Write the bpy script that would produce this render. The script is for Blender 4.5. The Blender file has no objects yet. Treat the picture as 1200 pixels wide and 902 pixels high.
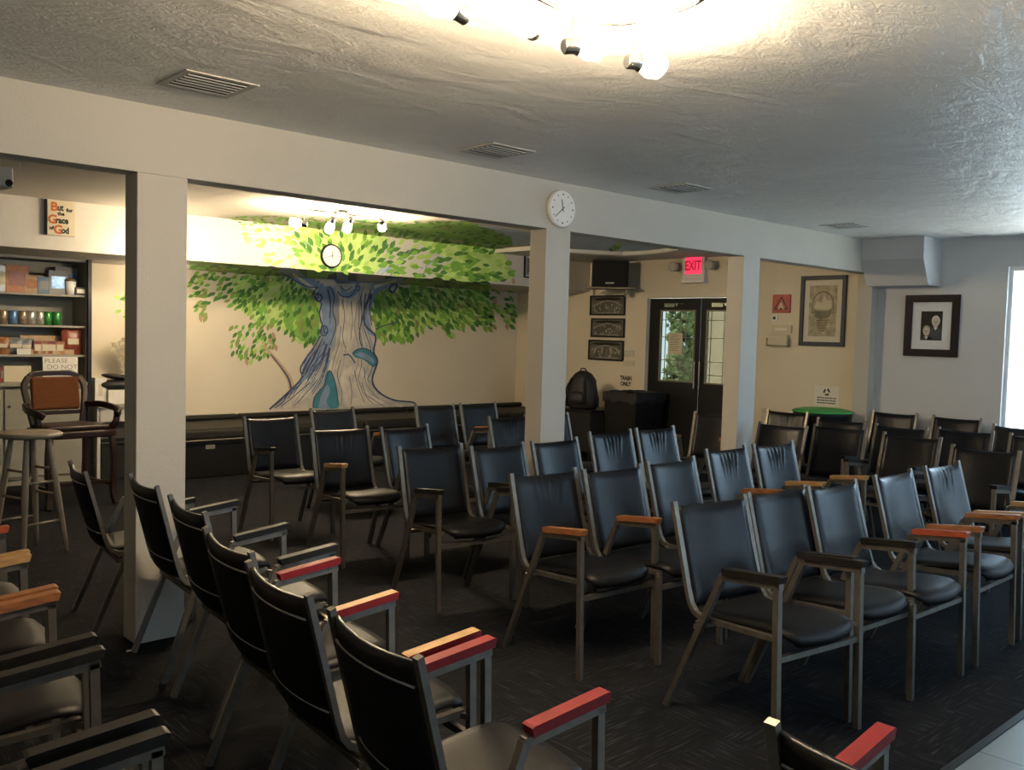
import bpy, bmesh, math, random
from mathutils import Vector, Matrix
random.seed(7)
S = bpy.context.scene
COL = S.collection
PI = math.pi

# ------------------------------------------------------------------ camera
EYE = Vector((0, 0, 1.55))
FPX, YAW, PITCH, ROLL = 1072.756, math.radians(42.6742), math.radians(-3.166), math.radians(1.575)
_f = Vector((math.sin(YAW)*math.cos(PITCH), math.cos(YAW)*math.cos(PITCH), math.sin(PITCH)))
_r = Vector((math.cos(YAW), -math.sin(YAW), 0)); _u = _r.cross(_f)
CR = _r*math.cos(ROLL)+_u*math.sin(ROLL); CU = -_r*math.sin(ROLL)+_u*math.cos(ROLL); CF = _f
cd = bpy.data.cameras.new('camera'); cam = bpy.data.objects.new('camera', cd); COL.objects.link(cam)
cd.sensor_width = 36; cd.lens = FPX/1200*36; cd.clip_start = .05; cd.clip_end = 200
cam.matrix_world = Matrix(((CR.x, CU.x, -CF.x, EYE.x), (CR.y, CU.y, -CF.y, EYE.y), (CR.z, CU.z, -CF.z, EYE.z), (0, 0, 0, 1)))
S.camera = cam

# ------------------------------------------------------------------ world, exposure
S.view_settings.view_transform = 'Standard'; S.view_settings.look = 'None'
S.view_settings.gamma = 1; S.view_settings.use_curve_mapping = False
S.view_settings.exposure = 0.0
W = bpy.data.worlds.new('daylight'); S.world = W; W.use_nodes = True
bg = W.node_tree.nodes['Background']; bg.inputs[0].default_value = (.54, .76, 1, 1); bg.inputs[1].default_value = 10.0
sd = bpy.data.lights.new('sun', 'SUN'); sd.energy = 60; sd.angle = .01; sd.color = (1, .95, .86)
sun = bpy.data.objects.new('sun', sd); COL.objects.link(sun); sun.rotation_euler = (math.radians(-42), 0, math.radians(6))   # high, from beyond the mural wall
try: W.cycles.sampling_method = 'AUTOMATIC'
except Exception: pass
LAMP_FRONT = 430.0       # emission of the bulbs in the front room
LAMP_BACK = 850.0
LAMP_HIDDEN = 420.0       # emission of the unseen bulb added behind the left column
WARM = (1.0, .78, .50)

# ------------------------------------------------------------------ key planes of the place (metres)
XW = 9.15      # right wall
YB, YB2 = 4.413, 4.57   # beam
YM = 9.85      # mural wall
YS = 8.43      # face of the soffit
ZS = 2.16      # underside of the soffit
ZC = 2.586     # ceiling
ZB = 2.266     # underside of the beam
XL, YF = -1.7, -2.6

def ray(px, py): return CF + CR*((px-600)/FPX) - CU*((py-451)/FPX)
def at_x(px, py, x): d = ray(px, py); return EYE + d*(x/d.x)
def at_y(px, py, y): d = ray(px, py); return EYE + d*(y/d.y)
def at_z(px, py, z): d = ray(px, py); return EYE + d*((z-EYE.z)/d.z)

# ------------------------------------------------------------------ materials
def mat(name, color, rough=.5, metal=0, noise=0, nscale=20, bump=0, bscale=60, emit=0, ecol=None, spec=None, stretch=None, coat=0):
    m = bpy.data.materials.new(name); m.use_nodes = True
    nt = m.node_tree; b = nt.nodes['Principled BSDF']
    b.inputs['Base Color'].default_value = (*color, 1); b.inputs['Roughness'].default_value = rough
    b.inputs['Metallic'].default_value = metal
    if spec is not None: b.inputs['Specular IOR Level'].default_value = spec
    if coat: b.inputs['Coat Weight'].default_value = coat
    tc = nt.nodes.new('ShaderNodeTexCoord'); src = tc.outputs['Object']
    if stretch:
        mp = nt.nodes.new('ShaderNodeMapping'); mp.inputs['Scale'].default_value = stretch
        nt.links.new(src, mp.inputs[0]); src = mp.outputs[0]
    n = nt.nodes.new('ShaderNodeTexNoise'); n.inputs['Scale'].default_value = nscale; n.inputs['Detail'].default_value = 4
    nt.links.new(src, n.inputs['Vector'])
    k = noise if noise else .03
    mx = nt.nodes.new('ShaderNodeMixRGB'); mx.blend_type = 'MULTIPLY'; mx.inputs[0].default_value = 1
    mx.inputs[1].default_value = (*color, 1)
    mr = nt.nodes.new('ShaderNodeMapRange'); mr.inputs['From Min'].default_value = .25; mr.inputs['From Max'].default_value = .75
    mr.inputs['To Min'].default_value = 1-k; mr.inputs['To Max'].default_value = 1+k
    nt.links.new(n.outputs['Fac'], mr.inputs['Value']); nt.links.new(mr.outputs[0], mx.inputs[2])
    nt.links.new(mx.outputs[0], b.inputs['Base Color'])
    if bump:
        n2 = nt.nodes.new('ShaderNodeTexNoise'); n2.inputs['Scale'].default_value = bscale; n2.inputs['Detail'].default_value = 3
        nt.links.new(src, n2.inputs['Vector'])
        bp = nt.nodes.new('ShaderNodeBump'); bp.inputs['Strength'].default_value = bump; bp.inputs['Distance'].default_value = .01
        nt.links.new(n2.outputs['Fac'], bp.inputs['Height']); nt.links.new(bp.outputs[0], b.inputs['Normal'])
    if emit:
        b.inputs['Emission Color'].default_value = (*(ecol or color), 1); b.inputs['Emission Strength'].default_value = emit
    return m

M = {}
M['paint'] = mat('off_white_paint', (.455, .43, .38), .75, bump=.15, bscale=90, noise=.03, nscale=3)
M['paint_cool'] = mat('grey_white_paint', (.50, .51, .52), .75, bump=.15, bscale=90, noise=.03, nscale=3)
M['paint_beige'] = mat('beige_paint', (.63, .56, .44), .7, bump=.15, bscale=90, noise=.04, nscale=2)
M['soffit'] = mat('soffit_paint', (.52, .50, .46), .8, noise=.03)
M['vinyl'] = mat('black_vinyl', (.006, .0065, .009), .30, bump=.10, bscale=260, noise=.2, nscale=6, spec=.22)
M['vinyl_back'] = mat('black_vinyl_shell', (.005, .005, .006), .45, bump=.1, bscale=300, spec=.25)
M['frame_metal'] = mat('worn_grey_steel', (.165, .152, .132), .40, metal=.7, noise=.15, nscale=30)
M['piping'] = mat('silver_piping', (.42, .42, .43), .3, metal=.6)
M['pad_black'] = mat('black_plastic_pad', (.008, .0075, .007), .5, spec=.25, noise=.3, nscale=40)
M['pad_red'] = mat('red_painted_pad', (.17, .007, .010), .5, spec=.3, noise=.1, nscale=25)
M['pad_wood'] = mat('worn_wood_pad', (.24, .09, .03), .5, noise=.35, nscale=18, stretch=(6, 1, 6))
M['pad_oak'] = mat('light_oak_pad', (.38, .22, .085), .5, noise=.25, nscale=18, stretch=(6, 1, 6))
M['pad_rust'] = mat('red_brown_pad', (.30, .055, .02), .45, noise=.3, nscale=18, stretch=(6, 1, 6))
M['black'] = mat('black_paint', (.007, .007, .008), .42, spec=.28)
M['black_matte'] = mat('black_cloth', (.006, .006, .007), .9)
M['leatherette'] = mat('dark_brown_vinyl', (.014, .012, .010), .55, spec=.25, bump=.25, bscale=25, noise=.2, nscale=5)
M['white'] = mat('white_plastic', (.72, .71, .68), .5)
M['paper'] = mat('white_paper', (.66, .64, .58), .8)
M['cream'] = mat('cream_paper', (.56, .50, .37), .8)
M['ink'] = mat('black_ink', (.02, .02, .02), .8)
M['orange_ink'] = mat('orange_ink', (.45, .12, .03), .8)
M['chrome'] = mat('brushed_chrome', (.55, .55, .54), .25, metal=1)
M['vent'] = mat('vent_metal', (.46, .44, .40), .6)
M['vent_dark'] = mat('duct_shade', (.03, .03, .03), .9)
M['wood_dark'] = mat('dark_mahogany', (.018, .008, .006), .35, spec=.3, noise=.3, nscale=12, stretch=(1, 1, 8))
M['cane'] = mat('orange_brown_upholstery', (.080, .026, .007), .75, spec=.12, noise=.35, nscale=90, bump=.3, bscale=160)
M['stool_wood'] = mat('grey_brown_stool_wood', (.20, .165, .125), .5, noise=.2, nscale=14)
M['shelf_wood'] = mat('pale_shelf_laminate', (.27, .26, .22), .6)
M['green'] = mat('green_plastic', (.03, .30, .06), .45, bump=.5, bscale=120)
M['leaf_plant'] = mat('plant_leaf_green', (.03, .09, .03), .5)
M['glow_front'] = mat('lit_bulb_front', (1, .9, .7), .5, emit=LAMP_FRONT, ecol=WARM)
M['glow_back'] = mat('lit_bulb_back', (1, .9, .7), .5, emit=LAMP_BACK, ecol=WARM)
M['glow_hidden'] = mat('unseen_bulb_lit', (1, .9, .7), .5, emit=LAMP_HIDDEN, ecol=WARM)
M['glow_under'] = mat('added_bulb_under_soffit', (1, .9, .7), .5, emit=150, ecol=WARM)
M['exit_red'] = mat('lit_exit_red', (.9, .05, .12), .5, emit=1.0, ecol=(1, .035, .12))
M['exit_dark'] = mat('exit_letter_red', (.25, .01, .03), .5, emit=.25, ecol=(.9, .01, .05))
M['blue_box'] = mat('blue_card', (.10, .16, .26), .6)
M['grey_box'] = mat('grey_card', (.20, .21, .22), .6)
M['orange_box'] = mat('orange_card', (.34, .14, .07), .6, noise=.4, nscale=25)
M['peach_box'] = mat('peach_card', (.38, .26, .15), .6, noise=.2, nscale=25)
M['can_green'] = mat('green_can', (.04, .20, .05), .3, metal=.4, noise=.4, nscale=30)
M['can_blue'] = mat('blue_can', (.10, .20, .38), .3, metal=.4, noise=.4, nscale=30)
M['can_brown'] = mat('brown_can', (.24, .17, .11), .3, metal=.4, noise=.4, nscale=30)
M['can_silver'] = mat('silver_can', (.40, .38, .33), .3, metal=.6, noise=.3, nscale=30)
M['foil_red'] = mat('red_snack_foil', (.20, .045, .025), .35, noise=.6, nscale=22)
M['foil_grey'] = mat('grey_snack_foil', (.16, .16, .17), .35, noise=.6, nscale=22)
M['foil_orange'] = mat('orange_snack_foil', (.28, .12, .05), .35, noise=.6, nscale=22)
M['bag_dark'] = mat('black_nylon', (.012, .012, .014), .55, bump=.4, bscale=60)
M['photo_grey'] = mat('grey_photo', (.10, .092, .08), .45, noise=.5, nscale=9)
M['photo_light'] = mat('light_photo_tone', (.30, .28, .24), .45, noise=.3, nscale=20)
M['photo_dark'] = mat('dark_photo_tone', (.03, .027, .022), .6, spec=.15)
M['face_tone'] = mat('sepia_face', (.50, .44, .36), .6)
M['hair_tone'] = mat('sepia_hair', (.62, .60, .56), .6)
M['suit_tone'] = mat('navy_suit', (.03, .035, .05), .6)
M['mat_board'] = mat('white_mat_board', (.60, .61, .62), .8)
M['mat_cream'] = mat('cream_mat_board', (.60, .56, .46), .8)
M['sepia'] = mat('sepia_print', (.36, .31, .21), .7, noise=.45, nscale=16)
M['sepia_dark'] = mat('sepia_print_dark', (.17, .15, .10), .7, noise=.4, nscale=25)
M['plum_frame'] = mat('dark_plum_frame', (.010, .006, .009), .5, spec=.2)
M['navy_frame'] = mat('slate_blue_frame', (.025, .03, .045), .45, noise=.3, nscale=14, spec=.25)
M['red_tile'] = mat('red_tile', (.36, .05, .03), .5, noise=.4, nscale=40)
M['hedge'] = mat('hedge_green', (.12, .17, .07), .9, noise=.5, nscale=6)
M['out_wall'] = mat('outside_stucco', (.40, .34, .23), .9)
M['out_ground'] = mat('outside_concrete', (.5, .5, .48), .9)
M['came'] = mat('lead_came', (.20, .18, .13), .5, metal=.5)

def glass_mat():
    m = bpy.data.materials.new('clear_glass'); m.use_nodes = True; nt = m.node_tree
    nt.nodes.clear(); o = nt.nodes.new('ShaderNodeOutputMaterial'); mx = nt.nodes.new('ShaderNodeMixShader')
    t = nt.nodes.new('ShaderNodeBsdfTransparent'); g = nt.nodes.new('ShaderNodeBsdfGlossy'); g.inputs['Roughness'].default_value = .03
    t.inputs[0].default_value = (.95, .97, .96, 1); mx.inputs[0].default_value = .06
    nt.links.new(t.outputs[0], mx.inputs[1]); nt.links.new(g.outputs[0], mx.inputs[2]); nt.links.new(mx.outputs[0], o.inputs[0])
    return m
M['glass'] = glass_mat()
M['door_glass'] = glass_mat(); M['door_glass'].name = 'tinted_leaded_glass'
M['door_glass'].node_tree.nodes['Transparent BSDF'].inputs[0].default_value = (.34, .33, .29, 1)

def ceiling_mat():
    m = mat('swirled_plaster', (.70, .69, .67), .62, noise=.07, nscale=1.3)
    nt = m.node_tree; b = nt.nodes['Principled BSDF']; b.inputs['Specular IOR Level'].default_value = .55
    b.inputs['Roughness'].default_value = .42
    tc = nt.nodes.new('ShaderNodeTexCoord')
    n1 = nt.nodes.new('ShaderNodeTexNoise'); n1.inputs['Scale'].default_value = 2.3; n1.inputs['Detail'].default_value = 5
    n1.inputs['Distortion'].default_value = 1.5
    n2 = nt.nodes.new('ShaderNodeTexNoise'); n2.inputs['Scale'].default_value = 14; n2.inputs['Detail'].default_value = 6; n2.inputs['Distortion'].default_value = 3.0
    mp = nt.nodes.new('ShaderNodeMapping'); mp.inputs['Rotation'].default_value = (0, 0, .5); mp.inputs['Scale'].default_value = (1, 2.0, 1)
    nt.links.new(tc.outputs['Object'], mp.inputs[0])
    for n in (n1, n2): nt.links.new(mp.outputs[0], n.inputs['Vector'])
    a = nt.nodes.new('ShaderNodeMath'); a.operation = 'MULTIPLY_ADD'; a.inputs[1].default_value = 3.2
    nt.links.new(n1.outputs['Fac'], a.inputs[0]); nt.links.new(n2.outputs['Fac'], a.inputs[2])
    bp = nt.nodes.new('ShaderNodeBump'); bp.inputs['Strength'].default_value = .5; bp.inputs['Distance'].default_value = .012
    nt.links.new(a.outputs[0], bp.inputs['Height']); nt.links.new(bp.outputs[0], b.inputs['Normal'])
    return m
M['ceiling'] = ceiling_mat()

def carpet_mat():
    m = bpy.data.materials.new('dark_tile_carpet'); m.use_nodes = True; nt = m.node_tree; N = nt.nodes; L = nt.links
    b = N['Principled BSDF']; b.inputs['Roughness'].default_value = .95; b.inputs['Specular IOR Level'].default_value = .15
    tc = N.new('ShaderNodeTexCoord'); mp = N.new('ShaderNodeMapping'); mp.inputs['Scale'].default_value = (2, 2, 2); mp.inputs['Rotation'].default_value = (0, 0, 0)
    L.new(tc.outputs['Object'], mp.inputs[0])
    ch = N.new('ShaderNodeTexChecker'); ch.inputs['Scale'].default_value = 1.0; L.new(mp.outputs[0], ch.inputs['Vector'])
    outs = []
    for k, sc in enumerate(((85, 7, 1), (7, 85, 1))):
        m2 = N.new('ShaderNodeMapping'); m2.inputs['Scale'].default_value = sc; L.new(tc.outputs['Object'], m2.inputs[0])
        n = N.new('ShaderNodeTexNoise'); n.inputs['Scale'].default_value = 1.0; n.inputs['Detail'].default_value = 3; L.new(m2.outputs[0], n.inputs['Vector'])
        outs.append(n.outputs['Fac'])
    mx = N.new('ShaderNodeMixRGB'); L.new(ch.outputs['Fac'], mx.inputs[0]); L.new(outs[0], mx.inputs[1]); L.new(outs[1], mx.inputs[2])
    cr = N.new('ShaderNodeValToRGB'); L.new(mx.outputs[0], cr.inputs[0])
    e = cr.color_ramp.elements; e[0].position = .40; e[0].color = (.0028, .0030, .0038, 1); e[1].position = .74; e[1].color = (.030, .033, .043, 1)
    x = cr.color_ramp.elements.new(.56); x.color = (.0052, .0058, .0085, 1)
    L.new(cr.outputs[0], b.inputs['Base Color'])
    bp = N.new('ShaderNodeBump'); bp.inputs['Strength'].default_value = .4; bp.inputs['Distance'].default_value = .004
    L.new(mx.outputs[0], bp.inputs['Height']); L.new(bp.outputs[0], b.inputs['Normal'])
    return m
M['carpet'] = carpet_mat()

def tile_mat():
    m = mat('grey_floor_tile', (.34, .37, .39), .35, noise=.06, nscale=5)
    nt = m.node_tree; b = nt.nodes['Principled BSDF']; tc = nt.nodes.new('ShaderNodeTexCoord')
    br = nt.nodes.new('ShaderNodeTexBrick'); br.offset = 0; br.inputs['Scale'].default_value = 1
    br.inputs['Brick Width'].default_value = .46; br.inputs['Row Height'].default_value = .46; br.inputs['Mortar Size'].default_value = .004
    br.inputs['Color1'].default_value = (.15, .19, .215, 1); br.inputs['Color2'].default_value = (.135, .17, .195, 1); br.inputs['Mortar'].default_value = (.05, .06, .07, 1)
    nt.links.new(tc.outputs['Object'], br.inputs['Vector']); nt.links.new(br.outputs['Color'], b.inputs['Base Color'])
    return m
M['tile'] = tile_mat()

# ------------------------------------------------------------------ mesh helpers
def box(bm, x0, x1, y0, y1, z0, z1, mi=0):
    vs = [bm.verts.new(p) for p in ((x0,y0,z0),(x1,y0,z0),(x1,y1,z0),(x0,y1,z0),(x0,y0,z1),(x1,y0,z1),(x1,y1,z1),(x0,y1,z1))]
    for q in ((3,2,1,0),(4,5,6,7),(0,1,5,4),(1,2,6,5),(2,3,7,6),(3,0,4,7)):
        f = bm.faces.new([vs[i] for i in q]); f.material_index = mi
def B(*a, mi=0):
    bm = bmesh.new(); box(bm, *a, mi=mi); return bm
def sweep(bm, pts, w, h=None, n=4, ref=Vector((1, 0, 0)), mi=0, smooth=False):
    """tube along pts; n=4 square (w x h), else round of radius w"""
    pts = [Vector(p) for p in pts]; rings = []
    h = h or w
    for i, p in enumerate(pts):
        if i == 0: t = pts[1]-p
        elif i == len(pts)-1: t = p-pts[i-1]
        else: t = (pts[i+1]-p).normalized()+(p-pts[i-1]).normalized()
        t.normalize()
        a = ref - t*ref.dot(t)
        if a.length < 1e-3: a = Vector((0, 1, 0)) - t*t.y
        a.normalize(); b = t.cross(a)
        k = 1
        if 0 < i < len(pts)-1:
            c = t.dot((p-pts[i-1]).normalized()); k = 1/max(c, .5)
        ring = []
        for j in range(n):
            if n == 4:
                sx, sy = ((1,1),(-1,1),(-1,-1),(1,-1))[j]; ring.append(bm.verts.new(p+a*sx*w/2+b*sy*h/2*k))
            else:
                g = 2*PI*j/n; ring.append(bm.verts.new(p+a*math.cos(g)*w+b*math.sin(g)*w*k))
        rings.append(ring)
    for r0, r1 in zip(rings, rings[1:]):
        for j in range(n):
            f = bm.faces.new((r0[j], r0[(j+1) % n], r1[(j+1) % n], r1[j])); f.material_index = mi; f.smooth = smooth
    f = bm.faces.new(rings[0][::-1]); f.material_index = mi
    f = bm.faces.new(rings[-1]); f.material_index = mi
def T(pts, w, **k):
    bm = bmesh.new(); sweep(bm, pts, w, **k); return bm
def lathe(bm, prof, n=24, c=(0, 0, 0), axis='z', mi=0, smooth=True):
    rings = []
    for r, z in prof:
        ring = []
        for j in range(n):
            g = 2*PI*j/n; x, y = r*math.cos(g), r*math.sin(g)
            v = (x, y, z) if axis == 'z' else ((z, x, y) if axis == 'x' else (y, z, x))
            ring.append(bm.verts.new(Vector(c)+Vector(v)))
        rings.append(ring)
    for r0, r1 in zip(rings, rings[1:]):
        for j in range(n):
            f = bm.faces.new((r0[j], r0[(j+1) % n], r1[(j+1) % n], r1[j])); f.smooth = smooth; f.material_index = mi
    for r in (rings[0][::-1], rings[-1]):
        f = bm.faces.new(r); f.material_index = mi
def LT(prof, **k):
    bm = bmesh.new(); lathe(bm, prof, **k); return bm
def prism(bm, poly, z0, z1, mi=0):
    """poly in xy, extruded z0..z1"""
    lo = [bm.verts.new((x, y, z0)) for x, y in poly]; hi = [bm.verts.new((x, y, z1)) for x, y in poly]
    n = len(poly)
    f = bm.faces.new(hi); f.material_index = mi
    f = bm.faces.new(lo[::-1]); f.material_index = mi
    for i in range(n):
        f = bm.faces.new((lo[i], lo[(i+1) % n], hi[(i+1) % n], hi[i])); f.material_index = mi
def PR(poly, z0, z1, mi=0):
    bm = bmesh.new(); prism(bm, poly, z0, z1, mi); return bm
def ell(cx, cy, rx, ry, n=20, rot=0):
    return [(cx+rx*math.cos(2*PI*i/n)*math.cos(rot)-ry*math.sin(2*PI*i/n)*math.sin(rot),
             cy+rx*math.cos(2*PI*i/n)*math.sin(rot)+ry*math.sin(2*PI*i/n)*math.cos(rot)) for i in range(n)]
def frame_bm(w, h, t, d0, d1):
    bm = bmesh.new()
    box(bm, -w/2, w/2, h/2-t, h/2, d0, d1); box(bm, -w/2, w/2, -h/2, -h/2+t, d0, d1)
    box(bm, -w/2, -w/2+t, -h/2+t, h/2-t, d0, d1); box(bm, w/2-t, w/2, -h/2+t, h/2-t, d0, d1)
    return bm

def obj(name, bm, m, parent=None, bevel=0, seg=2):
    bmesh.ops.recalc_face_normals(bm, faces=bm.faces)
    me = bpy.data.meshes.new(name); bm.to_mesh(me); bm.free()
    for x in (m if isinstance(m, (list, tuple)) else [m]): me.materials.append(M[x] if isinstance(x, str) else x)
    o = bpy.data.objects.new(name, me); COL.objects.link(o)
    if parent: o.parent = parent
    if bevel:
        b = o.modifiers.new('bevel', 'BEVEL'); b.width = bevel; b.segments = seg; b.limit_method = 'ANGLE'
    return o
def tag(o, label, cat, group=None, kind=None):
    o['label'] = label; o['category'] = cat
    if group: o['group'] = group
    if kind: o['kind'] = kind
    return o
def thing(name, label, cat, loc=(0, 0, 0), rz=0, group=None):
    o = bpy.data.objects.new(name, None); COL.objects.link(o); o.empty_display_size = .1
    o.location = loc; o.rotation_euler = (0, 0, rz); return tag(o, label, cat, group)
def struct(name, bm, m, parent=None, bevel=0):
    o = obj(name, bm, m, parent, bevel); o['kind'] = 'structure'; return o
RX = Matrix(((0, 0, -1), (-1, 0, 0), (0, 1, 0)))     # local u right, v up, w out of a wall that faces -X
RY = Matrix(((1, 0, 0), (0, 0, -1), (0, 1, 0)))      # the same for a wall that faces -Y
def wall_at(o, c, R): o.matrix_world = Matrix.Translation(c) @ R.to_4x4(); return o
def on_wall(name, label, cat, axis, plane, x0, y0, x1, y1, group=None):
    """thing hung on a wall; picture corners give its centre and size on that wall"""
    f = at_x if axis == 'x' else at_y
    a, b, c, d = f(x0, y0, plane), f(x1, y0, plane), f(x0, y1, plane), f(x1, y1, plane)
    ctr = (a+b+c+d)/4
    w = (abs((b-a).y)+abs((d-c).y))/2 if axis == 'x' else (abs((b-a).x)+abs((d-c).x))/2
    h = (abs(a.z-c.z)+abs(b.z-d.z))/2
    o = thing(name, label, cat, (0, 0, 0), 0, group); wall_at(o, ctr, RX if axis == 'x' else RY)
    return o, w, h
def text(name, s, size, parent, loc, m, bold=.0, width=1.0, depth=.0012, align='CENTER', spacing=1.0):
    cu = bpy.data.curves.new(name, 'FONT'); cu.body = s; cu.size = size; cu.extrude = depth; cu.offset = bold
    cu.align_x = align; cu.align_y = 'CENTER'; cu.space_character = spacing; cu.resolution_u = 3
    t = bpy.data.objects.new(name, cu); COL.objects.link(t)
    dg = bpy.context.evaluated_depsgraph_get(); me = bpy.data.meshes.new_from_object(t.evaluated_get(dg))
    bpy.data.objects.remove(t); me.name = name
    me.materials.clear(); me.materials.append(M[m])
    o = bpy.data.objects.new(name, me); COL.objects.link(o); o.parent = parent; o.location = loc; o.scale = (width, 1, 1)
    return o

def smooth(pts, n=5):
    out = []
    for i in range(len(pts)-1):
        p0 = pts[max(i-1, 0)]; p1 = pts[i]; p2 = pts[i+1]; p3 = pts[min(i+2, len(pts)-1)]
        for k in range(n):
            t = k/n
            out.append(tuple(.5*((2*b)+(-a+c)*t+(2*a-5*b+4*c-d)*t*t+(-a+3*b-3*c+d)*t**3) for a, b, c, d in zip(p0, p1, p2, p3)))
    return out+[pts[-1]]
# ------------------------------------------------------------------ the room
struct('floor', B(XL, XW+.02, 1.30, YM+.02, -.1, 0), 'carpet')
struct('floor_tile', B(XL, XW+.02, YF, 1.298, -.1, 0), 'tile')
tr = struct('trim_1', B(XL, XW, 1.285, 1.315, 0, .006), 'black')
struct('ceiling', B(XL-.1, XW+.3, YF-.1, YB2, ZC, ZC+.1), 'ceiling')
struct('ceiling_back', B(XL-.1, XW+.3, YB2, YM+.1, ZC, ZC+.1), 'paint')
struct('wall_left', B(XL-.15, XL, YF-.1, YM+.1, -.1, ZC), 'paint')
struct('wall_mural', B(XL, XW+.2, YM, YM+.15, -.1, ZC), 'paint_beige')
bm = bmesh.new(); box(bm, XL, XW, YB, YB2, ZB, ZC)
struct('trim_2', bm, 'paint')
for n, (a, b) in enumerate(((1.635, 1.878), (4.344, 4.578), (6.692, 6.943))):
    c = struct('trim_%d' % (3+n), B(a, b, YB, YB2, 0, ZB), 'paint', bevel=.004)
struct('trim_6', B(XW-.14, XW, YB, YB2, 0, ZB), 'paint')                     # pilaster where the beam meets the right wall
struct('trim_7', B(XL, XW, YS, YM, ZS, ZC), 'soffit')                        # soffit along the mural wall

# walls with openings: list of (u0,u1,v0,v1)
def wall_open(name, axis, p0, p1, u0, u1, holes, m):
    bm = bmesh.new()
    def bb(a, b, z0, z1):
        if b-a < 1e-4 or z1-z0 < 1e-4: return
        if axis == 'x': box(bm, p0, p1, a, b, z0, z1)
        else: box(bm, a, b, p0, p1, z0, z1)
    cur = u0
    for a, b, z0, z1 in sorted(holes):
        bb(cur, a, -.1, ZC); bb(a, b, -.1, z0); bb(a, b, z1, ZC); cur = b
    bb(cur, u1, -.1, ZC)
    return struct(name, bm, m)
wy1 = 3.18; WZ0, WZ1 = .76, 2.30
WIN_R = [(1.55, wy1, WZ0, WZ1), (-.9, .2, WZ0, WZ1)]
DL = at_x(758.5, 400, XW).y; DRt = at_x(871, 400, XW).y; DTOP = at_x(790, 349, XW).z
wall_open('wall_right', 'x', XW, XW+.16, YF-.1, YB, WIN_R, 'paint_cool')
wall_open('wall_right_back', 'x', XW, XW+.16, YB, YM+.1, [(DRt, DL, 0, DTOP)], 'paint_beige')
WIN_F = [(2.6, 3.9, .9, 2.3), (5.6, 7.2, .9, 2.3)]
wall_open('wall_front', 'y', YF-.16, YF, XL-.1, XW+.16, WIN_F, 'paint_cool')
wn = 0
def window(axis, a, b, z0, z1):
    global wn; wn += 1
    o = bpy.data.objects.new('window_%d' % wn, None); COL.objects.link(o); o['kind'] = 'structure'
    if axis == 'x': c = Vector((XW, (a+b)/2, (z0+z1)/2)); R = RX
    else: c = Vector(((a+b)/2, YF, (z0+z1)/2)); R = Matrix(((-1, 0, 0), (0, 0, 1), (0, 1, 0)))
    wall_at(o, c, R); w, h = b-a, z1-z0
    fr = frame_bm(w, h, .035, -.12, -.04); box(fr, -.015, .015, -h/2+.03, h/2-.03, -.11, -.05)
    obj('window_frame', fr, 'white', o, .003)
    obj('window_pane', B(-w/2+.03, w/2-.03, -h/2+.03, h/2-.03, -.083, -.079), 'glass', o)
    obj('window_sill', B(-w/2-.03, w/2+.03, -h/2-.03, -h/2-.001, 0.001, .03), 'white', o, .003)
    ld = bpy.data.lights.new('window_daylight', 'AREA'); ld.shape = 'RECTANGLE'; ld.size = w; ld.size_y = h
    ld.cycles.is_portal = True
    lo = bpy.data.objects.new('window_daylight', ld); COL.objects.link(lo)
    # an area light shines along its local -Z: turn it into the room
    n = R @ Vector((0, 0, 1))
    lo.matrix_world = Matrix.Translation(c-n*.14) @ (R @ Matrix(((1, 0, 0), (0, -1, 0), (0, 0, -1)))).to_4x4()
for a in WIN_R: window('x', *a)
for a in WIN_F: window('y', *a)
bpy.context.view_layer.update()

# duct boxed in at the end of the beam
X0 = 8.74
poly = [(X0, ZC), (X0, at_x(1046, 303.5, X0).z), (X0+.14, at_x(1060, 334.5, X0+.14).z), (XW, at_x(1060, 334.5, X0+.14).z), (XW, ZC)]
ya, yb = at_x(1009.5, 290, X0).y, at_x(1083, 288, X0).y
bm = bmesh.new()
lo = [bm.verts.new((x, yb, z)) for x, z in poly]; hi = [bm.verts.new((x, ya, z)) for x, z in poly]
bm.faces.new(lo); bm.faces.new(hi[::-1])
for i in range(5): bm.faces.new((lo[i], lo[(i+1) % 5], hi[(i+1) % 5], hi[i]))
struct('trim_8', bm, 'paint_cool', bevel=.004)

# curved dropped rim of the ceiling in the far corner
rim = [at_z(x, y, 2.535) for x, y in ((625, 293), (645, 295), (670, 296.5), (700, 298), (730, 299.5), (755, 298.5), (775, 296.5), (800, 292), (830, 285), (870, 270))]
bm = bmesh.new()
pl = [(v.x, v.y) for v in rim]
pl = [(min(x, XW), min(y, YS-.01)) for x, y in pl]
far = [(XW, max(YB2+.1, pl[-1][1])), (XW, YS), (pl[0][0], YS)]
prism(bm, pl+far, 2.535, ZC)
struct('trim_9', bm, 'soffit')
struct('trim_10', T([(x, y, 2.56) for x, y in pl], .03, h=.05, ref=Vector((0, 0, 1))), 'white')

# ------------------------------------------------------------------ outside, seen through the door glass
struct('ground_outside', B(XW+.16, 22, YF-8, 22, -.15, -.05), 'out_ground')
o = obj('garden_wall', B(15.5, 15.8, at_x(872, 400, 15.5).y-3, at_x(812, 400, 15.5).y, -.05, 3.2), 'out_wall'); tag(o, 'pale outdoor wall seen through the glass of the exit doors', 'wall')
bm = bmesh.new()
for k in range(900):
    c = Vector((13.6+random.uniform(-.25, .25), at_x(802, 400, 13.6).y+random.uniform(-.24, .24), random.uniform(.1, 3.3)))
    bmesh.ops.create_icosphere(bm, subdivisions=1, radius=random.uniform(.035, .08), matrix=Matrix.Translation(c))
o = obj('hedge', bm, 'hedge'); tag(o, 'tall narrow green hedge outside, seen through the exit door glass', 'hedge')

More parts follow.
